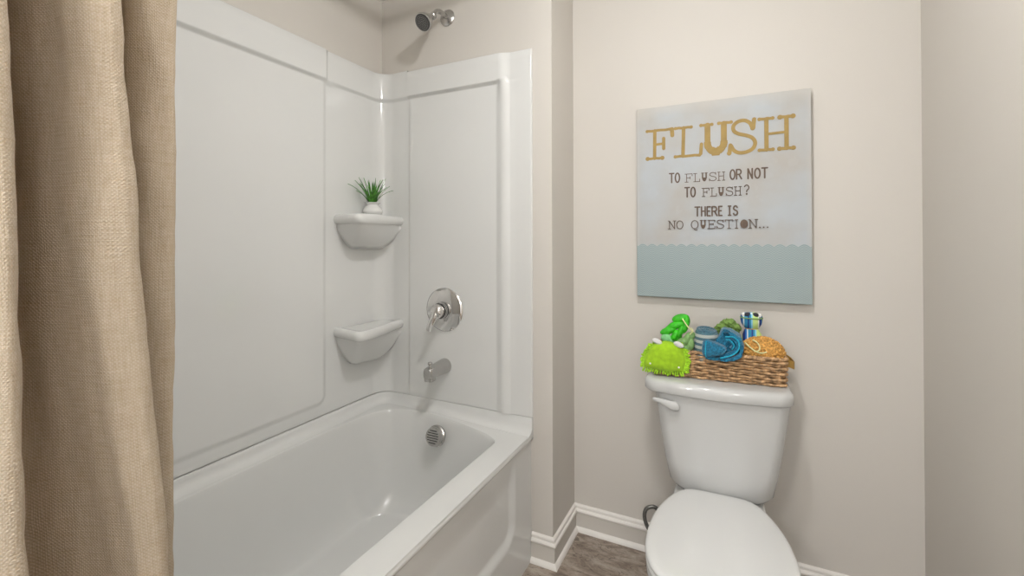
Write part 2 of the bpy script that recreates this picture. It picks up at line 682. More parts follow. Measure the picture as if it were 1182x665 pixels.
def path_pt(s):
    if s < LA:
        return V(SX, yS0 + s, 0), V(1, 0, 0)
    if s < LA + LB:
        a = PI - (s - LA) / RC
        c = V(SX + RC, SY - RC, 0)
        n = V(math.cos(a), math.sin(a), 0)
        return c + n * RC, -n
    return V(SX + RC + (s - LA - LB), SY, 0), V(0, -1, 0)


def sd_rrect(x, z, x0, x1, z0, z1, r):
    cx, cz = (x0 + x1) / 2, (z0 + z1) / 2
    qx, qz = abs(x - cx) - (x1 - x0) / 2 + r, abs(z - cz) - (z1 - z0) / 2 + r
    return math.hypot(max(qx, 0), max(qz, 0)) + min(max(qx, qz), 0) - r


def off_back(s, z):
    y = yS0 + s
    d = .008
    # raised field panel left of y=1.33
    q = sd_rrect(y, z, -.5, 1.332, .628, 2.6, .035)
    d += .007 * (1 - sstep(-.012, .014, q))
    # top band
    bd = .012 + .011 * (1 - sstep(1.322, 1.345, y))
    # underside of the band swoops down at the panel's edge
    dip = .012 * math.exp(-((y - 1.36) / .03) ** 2)
    k = sstep(ZL - .012 - dip, ZL + .005, z)
    d = lerp(d, max(d, .008 + bd), k)
    return d


ss = samples(0, LA + LB + LC, .03, [(1.30 - yS0, 1.37 - yS0, 26), (LA - .01, LA + LB + .01, 26), (1.31 - yS0 - .02, 1.33 - yS0, 6)])
zs = samples(ZS0, ZS1, .03, [(.612, .665, 24), (ZL - .035, ZL + .012, 24)])
mb = MB()
rows = []
for z in zs:
    rows.append([path_pt(s)[0] + path_pt(s)[1] * off_back(s, z) + V(0, 0, z) for s in ss])
# small roll-over at the top and back to the wall
rows.append([path_pt(s)[0] + path_pt(s)[1] * (off_back(s, ZS1) - .002) + V(0, 0, ZS1 + .002) for s in ss])
rows.append([path_pt(s)[0] + path_pt(s)[1] * .0 + V(0, 0, ZS1 + .002) for s in ss])
rows.insert(0, [path_pt(s)[0] + V(0, 0, ZS0) for s in ss])
mb.grid(rows)
mb.build('back_panel', M['acrylic'], sur, angle=50)

# end panel with the taps
EX0, EX1 = -1.362, -.7445


def off_end(x, z):
    k = sstep(ZL - .010, ZL + .005, z + .35 * max(0, x + .90) * (1 - sstep(-.86, -.84, x)) * -1)
    band = .018 * (1 - sstep(-.888, -.826, x))
    rib = .011 * sstep(-.908, -.868, x) * (1 - sstep(-.868, -.822, x))
    rib += .006 * math.exp(-((z - ZL) / .05) ** 2) * sstep(-.897, -.874, x) * (1 - sstep(-.868, -.822, x))
    return .008 + lerp(min(rib, .018), band, k)


xs = samples(EX0, EX1, .03, [(-.91, -.835, 34), (EX0, EX0 + .01, 3), (EX1 - .006, EX1, 3)])
zs = samples(ZS0, ZS1 - .008, .03, [(ZL - .045, ZL + .02, 30)])
mb = MB()
yw = SY
ZT = ZS1 - .008
rows = []
for z in zs:
    rows.append([V(x, yw - off_end(x, z), z) for x in xs])
F = []
for r in rows:
    e = r[-1]
    r.append(V(EX1 + .003, e.y + .003, e.z))
    r.append(V(EX1 + .003, Y1 - .0005, e.z))
    r.insert(0, V(EX0 - .002, r[0].y + .003, r[0].z))
    r.insert(0, V(EX0 - .002, Y1 - .004, r[0].z))
top = [V(p.x, min(p.y + .003, Y1 - .0005), ZT + .003) for p in rows[-1]]
top2 = [V(p.x, Y1 - .0005, ZT + .003) for p in rows[-1]]
bot = [V(p.x, Y1 - .0005, ZS0) for p in rows[0]]
mb.grid([bot] + rows + [top, top2])
mb.build('end_panel', M['acrylic'], sur, angle=50)


def corner_shelf(zt, deep=1.0):
    """moulded corner shelf: thick rounded lip, pocket-shaped underside tapering back to the wall"""
    A, B, C = V(SX + .004, 1.383, 0), V(-1.348, 1.352, 0), V(-1.398, SY - .004, 0)
    n = 28
    ctrl = [A, A.lerp(B, .35), A.lerp(B, .72), B + V(-.012, .012, 0), B.lerp(C, .22) + V(.004, 0, 0), B.lerp(C, .5) + V(.005, 0, 0), B.lerp(C, .8), C]
    front = resample(catmull(ctrl, 10), n, closed=False)
    # line where the body meets the wall, from the left wall round the corner to the end wall
    wl = [V(SX + .004, 1.395, -.050), V(SX + .004, 1.43, -.105), V(SX + .004, 1.475, -.146), V(SX + .004, 1.54, -.152), V(SX + .010, 1.60, -.155),
          V(SX + .03, 1.652, -.150), V(SX + .07, 1.680, -.118), V(-1.43, SY - .004, -.080), V(-1.40, SY - .004, -.050)]
    wl = [V(p.x, p.y, -.05 + (p.z + .05) * deep) for p in wl]
    wl = resample(catmull(wl, 8), n, closed=False)
    K = V(SX + .02, SY - .02, 0)
    rows = []
    # top surface from the corner outward, shallow dish
    for t in (0, .3, .6, .8, .88):
        rows.append([V(*(K.lerp(p, t)).xy, zt - .006 - (.003 * math.sin(PI * min(1, t / .88)))) for p in front])
    # rounded lip
    for q in range(11):
        a = PI / 2 - PI * q / 10
        o = .020 * math.cos(a) - .020
        zz = zt - .021 + .021 * math.sin(a)
        ring = []
        for i, p in enumerate(front):
            d = (p - K)
            dn = d.normalized()
            ring.append(V(*(p + dn * o).xy, zz))
        rows.append(ring)
    lip = rows[-1]
    for q in range(1, 19):
        t = q / 18
        ring = []
        for i in range(n):
            p, w_ = lip[i], wl[i] + V(0, 0, zt)
            a = t * PI / 2
            xy = p.lerp(w_, 1 - math.cos(a) ** 1.0)
            zz = lerp(p.z, w_.z, math.sin(a) ** .75)
            kx = .72 * t + .28 * sstep(.70, 1.0, t) ** 1.3
            xy = p.lerp(w_, kx)
            zz = lerp(p.z, w_.z, min(1, lerp(t, math.sin(min(t, .9) / .9 * PI / 2), .45)))
            ring.append(V(xy.x, xy.y, zz))
        rows.append(ring)
    b = MB()
    b.grid(rows)
    return b.build('corner_shelf', M['acrylic'], sur, angle=60)


corner_shelf(1.404)
corner_shelf(.923, 1.28)

# ------------------------------------------------------------------ bathtub
tub = thing('bathtub', 'long white alcove bathtub with a recessed front apron, below the glossy surround', 'bathtub', (-1.13, .92, 0))
TX0, TX1, TY0, TY1 = -1.523, -.7415, YN + .004, 1.687


def deckz(x, y):
    return .511 + .020 * min(1, max(0, (-.845 - x) / .35))


inner = [(-.842, 1.545), (-.862, 1.572), (-.92, 1.598), (-1.03, 1.618), (-1.14, 1.630), (-1.25, 1.634), (-1.34, 1.622), (-1.41, 1.588), (-1.45, 1.52), (-1.464, 1.43),
         (-1.468, 1.2), (-1.468, .8), (-1.464, .45), (-1.452, .33), (-1.41, .25), (-1.33, .215), (-1.2, .205), (-1.03, .205), (-.92, .225), (-.868, .26), (-.845, .33), (-.840, .45), (-.840, .8), (-.840, 1.2), (-.840, 1.45)]
NR = 160
inn = resample(catmull([V(x, y, 0) for x, y in inner], 12, closed=True), NR)
flo = [(-.935, 1.44), (-.98, 1.50), (-1.14, 1.53), (-1.30, 1.52), (-1.375, 1.47), (-1.395, 1.38), (-1.39, .9), (-1.37, .62), (-1.28, .52), (-1.14, .50), (-1.0, .53), (-.935, .64), (-.925, .9), (-.925, 1.3)]
flo = resample(catmull([V(x, y, 0) for x, y in flo], 12, closed=True), NR)


def align(a, b):
    """rotate ring b so that its start is nearest in angle to the start of a"""
    c = V(-1.15, .95, 0)
    a0 = math.atan2(a[0].y - c.y, a[0].x - c.x)
    k = min(range(len(b)), key=lambda i: abs(math.remainder(math.atan2(b[i].y - c.y, b[i].x - c.x) - a0, 2 * PI)))
    return b[k:] + b[:k]


flo = align(inn, flo)
out_poly = []
for p in inn:        # matching points on the outer deck rectangle, cast from the inner ring
    best = None
    c = V(-1.15, .95, 0)
    d = (p - c)
    ts = []
    if d.x > 0: ts.append((TX1 - c.x) / d.x)
    if d.x < 0: ts.append((TX0 - c.x) / d.x)
    if d.y > 0: ts.append((TY1 - c.y) / d.y)
    if d.y < 0: ts.append((TY0 - c.y) / d.y)
    t = min(x for x in ts if x > 0)
    out_poly.append(c + d * t)
mb = MB()
rings = []
# apron/outer edge inset handled apart; deck from outer ring to inner ring
for t in (0, .12, .3, .6, .85, 1):
    ring = []
    for o, i in zip(out_poly, inn):
        p = o.lerp(i, t)
        if t == 0:
            z = deckz(p.x, p.y)
        z = deckz(p.x, p.y)
        if t == 1:
            z -= .0015
        ring.append(V(p.x, p.y, z))
    rings.append(ring)
prof = [(.018, .0055), (.035, .014), (.055, .028), (.08, .05), (.12, .09), (.18, .15), (.26, .215), (.36, .27), (.48, .31), (.62, .338), (.78, .356), (.9, .365), (1, .369)]
for t, dz in prof:
    ring = []
    for i, f in zip(inn, flo):
        p = i.lerp(f, t)
        ring.append(V(p.x, p.y, deckz(i.x, i.y) - dz * (deckz(i.x, i.y) - .125) / .369 * 1.0))
    rings.append(ring)
cf = V(-1.155, 1.0, 0)
for t in (.12, .35, .7, .97):
    rings.append([V(*(f.lerp(V(-1.155, min(max(f.y, .75), 1.3), 0), t)).xy, .125 - .006 * t) for f in flo])
mb.loft(rings, cap0=False, cap1=True)
# upstand (tiling flange) round the three wall sides, with a coved foot
U = []


def up_path():
    pts = [V(TX1 + .0, TY1 + .003, 0)]
    pts += [V(x, TY1 + .003, 0) for x in (-.80, -.95, -1.1, -1.25, -1.35, -1.42)]
    for i in range(9):
        a = PI / 2 + PI / 2 * i / 8
        pts.append(V(TX0 + .08 + .08 * math.cos(a) - .003, TY1 - .08 + .003 + .08 * math.sin(a), 0))
    pts += [V(TX0 - .003, y, 0) for y in (1.5, 1.3, 1, .7, .4, .3)]
    for i in range(7):
        a = PI + PI / 2 * i / 6
        pts.append(V(TX0 + .06 + .06 * math.cos(a) - .003, TY0 + .06 + .06 * math.sin(a), 0))
    pts += [V(x, TY0, 0) for x in (-1.3, -1.1, -.9, TX1)]
    return pts


up = up_path()
cols = []
for i, p in enumerate(up):
    t = (up[min(i + 1, len(up) - 1)] - up[max(i - 1, 0)]).normalized()
    n = V(-t.y, t.x, 0)          # inward
    z0 = deckz(p.x, p.y)
    col = []
    for o, z in [(.000, .5745), (.011, .5745), (.0135, .571), (.014, z0 + .032), (.0165, z0 + .019), (.023, z0 + .009), (.033, z0 + .0035), (.045, z0 + .0006), (.048, z0 - .004)]:
        o *= .9
        q = p + n * o
        q.x = min(q.x, TX1)
        col.append(V(q.x, q.y, z))
    cols.append(col)
mb.grid(cols)
capp = cols[0] + [V(cols[0][0].x, cols[0][0].y, cols[0][-1].z - .02)]
mb.add(capp, [tuple(range(len(capp)))])
# front: rolled edge and apron with a recessed field
ys = samples(TY0, TY1 + .002, .04, [(1.44, 1.60, 34), (TY0 + .06, TY0 + .2, 12)])
zs = samples(0, .482, .03, [(.12, .25, 26), (.35, .482, 14)])


def ap_off(y, z):
    q = sd_rrect(y, z, TY0 + .12, 1.540, .165, .60, .075)
    return .014 * (1 - sstep(-.034, .006, q)) * sstep(.482, .36, z)


rows = []
edge = []
for a in range(7):
    th = PI / 2 - PI / 2 * a / 6
    edge.append((TX1 + .0 - .014 + .014 * math.cos(th), .497 + .014 * math.sin(th)))
edge += [(TX1, .492), (TX1 - .0015, .487), (TX1 - .006, .4835)]
rows += [[V(x, y, z) for y in ys] for x, z in edge]
for z in reversed(zs):
    rows.append([V(-.7505 + .004 * sstep(.14, 0, z) - ap_off(y, z), y, z) for y in ys])
mb.grid(rows)
# end returns of the apron
for yy, sg in ((TY1 + .002, 1), (TY0, 0)):
    prof_ = [r[-1 if sg else 0] for r in rows]
    back = [V(TX1 - .06, yy, p.z) for p in prof_]
    mb.grid([prof_, back])
mb.build('shell', M['acrylic'], tub, angle=42)
# overflow plate
of = MB()
oc = V(-1.143, 1.588, .463)
oax = V(0, -1, .22).normalized()
of.lathe([(.0, -.02), (.032, -.02), (.040, -.005), (.043, .0), (.0435, .008), (.0385, .012), (.037, .030), (.0355, .0325), (.0, .0332)], oc, oax, 40)
ov = of.build('overflow_plate', M['nickel'], tub)
ov['label'] = 'round brushed nickel overflow plate with six slots'
sl = MB()
up_ = V(1, 0, 0)
vv = oax.cross(up_).normalized()
for i in range(6):
    h = (i - 2.5) * .0096
    L_ = math.sqrt(.030 ** 2 - h * h) * .92
    c = oc + oax * .0332 - vv * h
    pts = [c + up_ * (L_ * s_) + vv * w_ + oax * e_ for e_ in (-.004, .0006) for s_, w_ in ((-1, -.0018), (1, -.0018), (1, .0018), (-1, .0018))]
    sl.add(pts, [(0, 1, 2, 3), (7, 6, 5, 4), (0, 4, 5, 1), (1, 5, 6, 2), (2, 6, 7, 3), (3, 7, 4, 0)])
sl.build('slots', M['dark'], ov, smooth=False)
dr = MB()
dr.lathe([(0, 0), (.034, 0), (.034, .003), (.028, .005), (.012, .006), (.010, .012), (0, .013)], (-1.155, 1.36, .1195), (0, 0, 1), 28)
dr.build('drain', M['chrome'], tub)

# ------------------------------------------------------------------ tap fittings
YF = SY - .008            # face of the recessed end panel
val = thing('shower_valve', 'round chrome shower valve with a lever handle on the tub end wall', 'shower valve', (-1.165, YF, .984))
b = MB()
b.lathe([(0, 0), (.095, 0), (.097, .003), (.095, .006), (.089, .008), (.084, .0115), (.050, .016), (.042, .0175), (0, .018)], (-1.165, YF, .984), (0, -1, 0), 64)
b.build('escutcheon', M['chrome'], val, angle=50)
b = MB()
b.lathe([(0, .017), (.036, .017), (.036, .021), (.034, .023), (.034, .045), (.030, .047), (0, .047)], (-1.165, YF, .984), (0, -1, 0), 40)
b.build('sleeve', M['dark'], val)
b = MB()
for r0, h in ((.0372, .020), (.0352, .030), (.0345, .039)):
    b.tube([V(-1.165 + r0 * math.cos(t * PI / 20), YF - h, .984 + r0 * math.sin(t * PI / 20)) for t in range(40)], .0018, 8, closed=True)
b.build('trim_ring', M['chrome'], val)
hb = MB()
hb.lathe([(0, .046), (.030, .046), (.0315, .050), (.031, .066), (.026, .075), (.015, .081), (0, .083)], (-1.165, YF, .984), (0, -1, 0), 40)
# lever sweeping out and down-left
lp = catmull([V(-1.165, YF - .064, .985), V(-1.167, YF - .072, .966), V(-1.177, YF - .078, .942), V(-1.187, YF - .081, .916), V(-1.191, YF - .081, .902)], 6)
lr = [lerp(.020, .0115, (i / (len(lp) - 1)) ** .7) for i in range(len(lp))]
lr[-1] = .007
hb.tube(lp, lr, 16)
hb.build('lever_handle', M['chrome'], val, angle=60)

sp = thing('tub_spout', 'brushed nickel tub spout with diverter knob below the shower valve', 'tub spout', (-1.163, YF, .735))
b = MB()
rings = []
prof = [(0, .033, .033, 0, 2), (.006, .0335, .0335, 0, 2), (.03, .031, .031, .0, 2.2), (.06, .027, .027, -.001, 2.8), (.09, .0235, .0245, -.002, 3.6), (.112, .0225, .024, -.003, 4), (.127, .0215, .023, -.004, 4), (.132, .019, .021, -.005, 3.4)]
for h, rx_, rz_, dz, pw in prof:
    ring = []
    for i in range(32):
        a = 2 * PI * i / 32
        ca, sa = math.cos(a), math.sin(a)
        ring.append(V(-1.163 + rx_ * math.copysign(abs(ca) ** (2 / pw), ca), YF - h, .735 + dz + rz_ * math.copysign(abs(sa) ** (2 / pw), sa)))
    rings.append(ring)
b.loft(rings)
# downturned outlet
rings = []
for z, k in ((.733, 1), (.712, 1.0), (.700, .97), (.698, .9)):
    rings.append(rrect(-1.163 - .0205 * k, -1.163 + .0205 * k, YF - .112 - .0195 * k, YF - .112 + .0195 * k, .009, z))
b.loft(rings)
b.build('spout_body', M['nickel'], sp, angle=50)
b = MB()
b.lathe([(0, 0), (.0045, 0), (.0045, .012), (.010, .015), (.0105, .021), (.007, .025), (0, .026)], (-1.163, YF - .112, .753), (0, 0, 1), 20)
b.build('diverter_knob', M['nickel'], sp)

sh = thing('wall_shower', 'small nickel shower with round head on bent arm, high on the wall', 'shower head', (-1.155, Y1, 2.289))
b = MB()
b.lathe([(0, 0), (.036, 0), (.0375, .003), (.034, .008), (.022, .013), (.013, .016), (0, .016)], (-1.155, Y1, 2.289), (0, -1, 0), 40)
b.build('wall_flange', M['nickel'], sh)
arm = catmull([V(-1.155, Y1 - .008, 2.289), V(-1.155, Y1 - .05, 2.292), V(-1.155, Y1 - .08, 2.284), V(-1.155, Y1 - .103, 2.262), V(-1.155, Y1 - .112, 2.248)], 8)
b = MB()
b.tube(arm, .0105, 16)
b.build('shower_arm', M['nickel'], sh, angle=60)
hax = V(-.04, -.74, -.62).normalized()
hc = V(-1.155, Y1 - .104, 2.256)
b = MB()
b.lathe([(0, 0), (.014, 0), (.016, .006), (.0165, .016), (.013, .020), (.016, .024), (.0185, .034), (.020, .040), (.030, .062), (.036, .076), (.0375, .083), (.0375, .092), (.0355, .0955), (.0, .0955)], hc, hax, 44)
b.build('head_cone', M['nickel'], sh)
b = MB()
b.lathe([(0, .0950), (.0335, .0950), (.0338, .0965), (0, .0975)], hc, hax, 40)
fp = b.build('spray_face', M['dark'], sh)
fp['label'] = 'dark rubber spray face ringed with nozzles'
b = MB()
hu = V(1, 0, 0) - hax * hax.x
hu.normalize()
hv = hax.cross(hu)
for rr, cnt in ((.006, 6), (.013, 10), (.020, 16), (.027, 22)):
    for i in range(cnt):
        a = 2 * PI * i / cnt + rr * 40
        c = hc + hax * .0968 + (hu * math.cos(a) + hv * math.sin(a)) * rr
        b.lathe([(0, 0), (.0026, 0), (.0019, .0038), (0, .0042)], c, hax, 6)
b.build('nozzles', M['nickel'], fp)

# ------------------------------------------------------------------ potted plant
px_, py_, pz_ = -1.452, 1.535, 1.3995
pl = thing('potted_plant', 'tiny spiky green plant in a white pot on the upper corner shelf', 'plant', (px_, py_, pz_))
b = MB()
b.lathe([(0, 0), (.026, 0), (.036, .006), (.043, .018), (.043, .026), (.036, .038), (.027, .047), (.0245, .051), (.028, .056), (.033, .059), (.034, .062), (.031, .062), (.027, .057), (0, .056)], (px_, py_, pz_), (0, 0, 1), 40)
b.build('pot', M['pot'], pl, angle=60)
b = MB()
b.lathe([(0, .055), (.026, .055), (.020, .059), (0, .061)], (px_, py_, pz_), (0, 0, 1), 20)
b.build('moss', M['soil'], pl)
b = MB()
random.seed(3)
for i in range(27):
    az = i * 2.39996
    tilt = lerp(.06, 1.02, ((i + .5) / 27) ** .8) + random.uniform(-.06, .06)
    L_ = random.uniform(.100, .128) * (1 - .1 * (tilt > 1.0))
    wd = random.uniform(.0052, .0072)
    d = V(math.cos(az), math.sin(az), 0)
    side = V(-d.y, d.x, 0)
    base = V(px_, py_, pz_ + .056) + d * random.uniform(.003, .014)
    p = base.copy()
    rows = []
    ang = tilt * .55
    for k in range(9):
        t = k / 8
        wk = wd * (1 - t) ** .6 * (1 if t > .01 else .8) + .0002
        di = d * math.sin(ang) + V(0, 0, 1) * math.cos(ang)
        nn = side.cross(di)
        rows.append([p - side * wk + nn * .0009, p + nn * -.0012, p + side * wk + nn * .0009, p + nn * .0006])
        p = p + di * (L_ / 8)
        ang += tilt * .11
    b.loft(rows)
b.build('leaves', M['leaf'], pl, angle=80)

# ------------------------------------------------------------------ wall canvas
cx, cz = -.064, 1.060
cv = thing('wall_canvas', 'rectangular stretched canvas of bathroom humour lettering above the toilet', 'wall art', (cx, Y2, cz))
b = MB()
yf = 1.925
b.box(cx - CW / 2, cx + CW / 2, yf, Y2 - .0005, cz, cz + CH)
o = b.build('printed_panel', M['canvas'], cv, smooth=False)
bev = o.modifiers.new('bev', 'BEVEL')
bev.width = .002
bev.segments = 2


def arcp(cx_, cy_, rx_, ry_, a0, a1, n=14):
    return [(cx_ + rx_ * math.cos(math.radians(lerp(a0, a1, i / n))), cy_ + ry_ * math.sin(math.radians(lerp(a0, a1, i / n)))) for i in range(n + 1)]


class Ink:
    def __init__(s):
        s.mb = MB()
        s.k = 0

    def y(s):
        s.k += 1
        return yf - .0006 - s.k * 4e-6

    def disc(s, x, z, r, n=10, rz=None):
        rz = rz or r
        yy = s.y()
        f = [V(x + r * math.cos(2 * PI * i / n), yy, z + rz * math.sin(2 * PI * i / n)) for i in range(n)]
        k = [V(p.x, yf + .0003, p.z) for p in f]
        s.mb.loft([f, k])

    def stroke(s, pts, w, round_=True):
        for (x0, z0), (x1, z1) in zip(pts, pts[1:]):
            dx, dz = x1 - x0, z1 - z0
            L_ = math.hypot(dx, dz)
            if L_ < 1e-7:
                continue
            nx, nz = -dz / L_ * w / 2, dx / L_ * w / 2
            q = [(x0 + nx, z0 + nz), (x1 + nx, z1 + nz), (x1 - nx, z1 - nz), (x0 - nx, z0 - nz)]
            yy = s.y()
            f = [V(a, yy, c) for a, c in q]
            k = [V(a, yf + .0003, c) for a, c in q]
            s.mb.loft([f, k])
        for (x, z) in (pts if round_ else pts[1:-1]):
            s.disc(x, z, w / 2)


# glyphs in a unit box: (x 0..1, y 0..1) strokes; serif variants carry short slabs
def G(ch, serif):
    g = []
    S = lambda x, y, w=.2: g.append([(x - w, y), (x + w, y)])
    if ch == 'T':
        g += [[(0, 1), (1, 1)], [(.5, 1), (.5, 0)]]
        if serif: S(.5, 0); g += [[(0, 1), (0, .8)], [(1, 1), (1, .8)]]
    elif ch == 'O':
        g += [arcp(.5, .5, .48, .5, 0, 360, 22)]
    elif ch == 'Q':
        g += [arcp(.5, .5, .48, .5, 0, 360, 22), [(.35, .02), (.5, -.12), (.62, -.2), (.85, -.12)], ]
    elif ch == 'R':
        g += [[(0, 0), (0, 1), (.5, 1)], arcp(.5, .74, .42, .26, 90, -90), [(.5, .48), (0, .48)], [(.5, .48), (1, 0)]]
    elif ch == 'N':
        g += [[(.1, 0), (.1, 1), (.88, 0), (.88, 1)]]
        if serif: S(.1, 0); S(.88, 1); g += [[(-.08, 1), (.1, 1)]]
    elif ch == 'F':
        x = .2 if serif else 0
        g += [[(x, 0), (x, 1), (1, 1)], [(x, .52), (.7, .52)]]
        if serif: S(x, 0, .22); g += [[(-.02, 1), (x, 1)], [(1, 1), (1, .74)], [(.7, .65), (.7, .38)]]
    elif ch == 'L':
        x = .3 if serif else 0
        g += [[(x, 1), (x, 0), (1, 0)]]
        if serif: S(x, 1, .26); g += [[(1, 0), (1, .3)], [(.05, 0), (x, 0)]]
    elif ch == 'H':
        a, c = (.18, .82) if serif else (.05, .95)
        g += [[(a, 0), (a, 1)], [(c, 0), (c, 1)], [(a, .52), (c, .52)]]
        if serif:
            for x in (a, c):
                S(x, 0, .17); S(x, 1, .17)
    elif ch == 'E':
        x = .16 if serif else .05
        g += [[(x, 1), (x, 0)], [(x, 1), (.92, 1)], [(x, 0), (.92, 0)], [(x, .52), (.72, .52)]]
        if serif: g += [[(-.04, 1), (x, 1)], [(-.04, 0), (x, 0)], [(.92, 1), (.92, .78)], [(.95, 0), (.95, .24)], [(.72, .62), (.72, .42)]]
    elif ch == 'I':
        g += [[(.5, 0), (.5, 1)]]
        S(.5, 0, .3); S(.5, 1, .3)
    elif ch == 'S':
        g += [arcp(.5, .755, .42, .245, 20, 205, 12) + arcp(.5, .26, .46, .26, 110, -10, 12)[2:] + arcp(.5, .26, .46, .26, -10, -165, 12)[1:]]
        if serif: g += [[(.9, 1.0), (.9, .74)], [(.04, .0), (.04, .28)]]
    elif ch == '?':
        g += [arcp(.5, .74, .42, .26, 160, -70, 14) + [(.52, .42), (.5, .28)]]
    elif ch == 'U':
        g += [[(.25, 1), (.25, .4)] + arcp(.5, .4, .25, .38, 180, 360, 10) + [(.75, 1)]]
        S(.25, 1, .17); S(.75, 1, .17)
    return g


def write(ink, text, x0, x1, z0, z1, w, serif=False, weights=None):
    """letters spread from x0 to x1; U in the serif face has a filled bowl, '@' is a filled O, '.' a dot"""
    wd = {'E': 1.0 if serif else .72, 'H': 1.0 if serif else .85, 'S': 1.0 if serif else .85, 'I': .62 if serif else .75, '.': .32, '?': .8, 'L': .9 if serif else .8, 'T': 1.0, 'U': 1.0}
    gap = .34 if not serif else .16
    ws = [wd.get(c if c != '@' else 'O', 1.0) for c in text]
    tot = sum(ws) + gap * (len(text) - 1)
    u = (x1 - x0) / tot
    x = x0
    for c, cw in zip(text, ws):
        lw = cw * u
        if c == '.':
            ink.disc(x + lw / 2, z0 + w * .9, w * 1.0)
        elif c == '@':
            ink.disc(x + lw / 2, (z0 + z1) / 2, lw * .5, 22, (z1 - z0) * .52)
        else:
            for st in G(c, serif):
                ink.stroke([(x + a * lw, z0 + d * (z1 - z0)) for a, d in st], w)
            if c == '?':
                ink.disc(x + lw / 2, z0 + w * .7, w * .95)
            if c == 'U' and serif:
                # thick sides and solid bowl
                hh = z1 - z0
                for sx_ in (.25, .75):
                    ink.stroke([(x + sx_ * lw, z1), (x + sx_ * lw, z0 + .4 * hh)], w * 1.9)
                for i in range(9):
                    a = i / 8
                    zz = z0 + hh * lerp(.08, .42, a)
                    hw = .28 * lw * math.sqrt(max(0, 1 - (1 - a) ** 2 * .85))
                    ink.stroke([(x + .5 * lw - hw, zz), (x + .5 * lw + hw, zz)], hh * .07)
        x += lw + gap * u


# big word, drawn letter by letter
big = Ink()
w = .0135


def hs(x0, x1, z, k=1.0):
    """wobbly slab serif with ball ends"""
    n = 5
    big.stroke([(lerp(x0, x1, i / n), z + .0010 * math.sin(i * 2.3 + x0 * 90)) for i in range(n + 1)], w * .78)
    big.disc(x0, z, w * .5 * k)
    big.disc(x1, z, w * .5 * k)


zt, zb = 1.7405, 1.627
# F
hs(-.3275, -.237, zt); hs(-.326, -.268, zb, 1.3)
big.stroke([(-.2985, zb), (-.297, zt)], w)
big.stroke([(-.2305, zt), (-.229, zt - .026)], w * 1.15)
big.stroke([(-.297, 1.683), (-.263, 1.685)], w * .75)
big.stroke([(-.2625, 1.706), (-.2625, 1.664)], w * .95)
# L
hs(-.217, -.158, zt); hs(-.218, -.128, zb)
big.stroke([(-.189, zb), (-.186, zt)], w)
big.stroke([(-.1235, zb + .004), (-.1205, zb + .042)], w * .95)
# U: thin counter, heavy sides and bowl
hs(-.122, -.083, zt + .002); hs(-.058, -.0155, zt + .003)
big.stroke([(-.0985, zt), (-.0985, 1.672)], w * 1.55)
big.stroke([(-.0405, zt), (-.0405, 1.672)], w * 1.55)
for i in range(15):
    a = i / 14
    z = lerp(1.6225, 1.673, a)
    hw = .0395 * math.sqrt(max(.12, 1 - (1 - a) ** 2.2))
    hi = 0 if z < 1.651 else .0190 * max(0, 1 - (max(0, 1.676 - z) / .025) ** 3) ** .33
    if hi > 0:
        big.stroke([(-.0695 - hw, z), (-.0695 - hi, z)], .0055)
        big.stroke([(-.0695 + hi, z), (-.0695 + hw, z)], .0055)
    else:
        big.stroke([(-.0695 - hw + .002, z), (-.0695 + hw - .002, z)], .0055)
# S
sp_ = [(.0555, 1.716), (.048, 1.733), (.030, 1.7445), (.008, 1.742), (-.007, 1.728), (-.006, 1.709), (.010, 1.696), (.036, 1.687), (.056, 1.676), (.0655, 1.657), (.058, 1.636), (.036, 1.6245), (.012, 1.6235), (-.006, 1.634), (-.016, 1.653)]
big.stroke([(p.x, p.y) for p in catmull([V(a, c, 0) for a, c in sp_], 6)], w)
big.stroke([(.0625, 1.7455), (.059, 1.712)], w * 1.05)
big.disc(.0575, 1.712, w * .62)
big.stroke([(-.018, 1.655), (-.0215, 1.624)], w * 1.05)
big.disc(-.0225, 1.624, w * .62)
# H
hs(.0795, .1225, zt + .002); hs(.146, .187, zt + .002, 1.3); hs(.0795, .123, zb); hs(.144, .188, zb, 1.2)
big.stroke([(.1025, zb), (.1025, zt)], w * 1.05)
big.stroke([(.1665, zb), (.1665, zt)], w * 1.05)
big.stroke([(.1025, 1.685), (.1665, 1.687)], w * .7)
o = big.mb.build('heading_lettering', M['gold'], cv, smooth=False, weld=False)
o['label'] = 'large mustard slab serif heading reading FLUSH'
sm = Ink()
tk, tn = .0054, .0026
write(sm, 'TO', -.2405, -.2020, 1.5238, 1.5605, tk)
write(sm, 'FLUSH', -.181, -.0375, 1.5225, 1.5545, tn, True)
write(sm, 'OR', -.0195, .0190, 1.5242, 1.5600, tk)
write(sm, 'NOT', .0395, .1050, 1.5235, 1.5600, tk)
write(sm, 'TO', -.182, -.1440, 1.4633, 1.5005, tk)
write(sm, 'FLUSH', -.119, .019, 1.4625, 1.4945, tn, True)
write(sm, '?', .0275, .0450, 1.4635, 1.4995, tn * 1.3)
write(sm, 'THERE', -.1450, -.0480, 1.3868, 1.4218, tk)
write(sm, 'IS', -.0285, .0055, 1.3868, 1.4218, tk)
write(sm, 'NO', -.244, -.1895, 1.3370, 1.3690, tn, True)
write(sm, 'QUESTI@N...', -.1595, .1085, 1.3370, 1.3690, tn, True)
o = sm.mb.build('verse_lettering', M['brown'], cv, smooth=False, weld=False)
o['label'] = 'four lines of small brown lettering'

# ------------------------------------------------------------------ toilet (local frame: y towards the wall, origin at the wall line)
ty = 1.942
tl = thing('toilet', 'white two-piece toilet with closed lid against the back wall', 'toilet', (-.072, ty, 0), local=True)
tl.rotation_euler = (0, 0, math.radians(2.1))
lx = .004
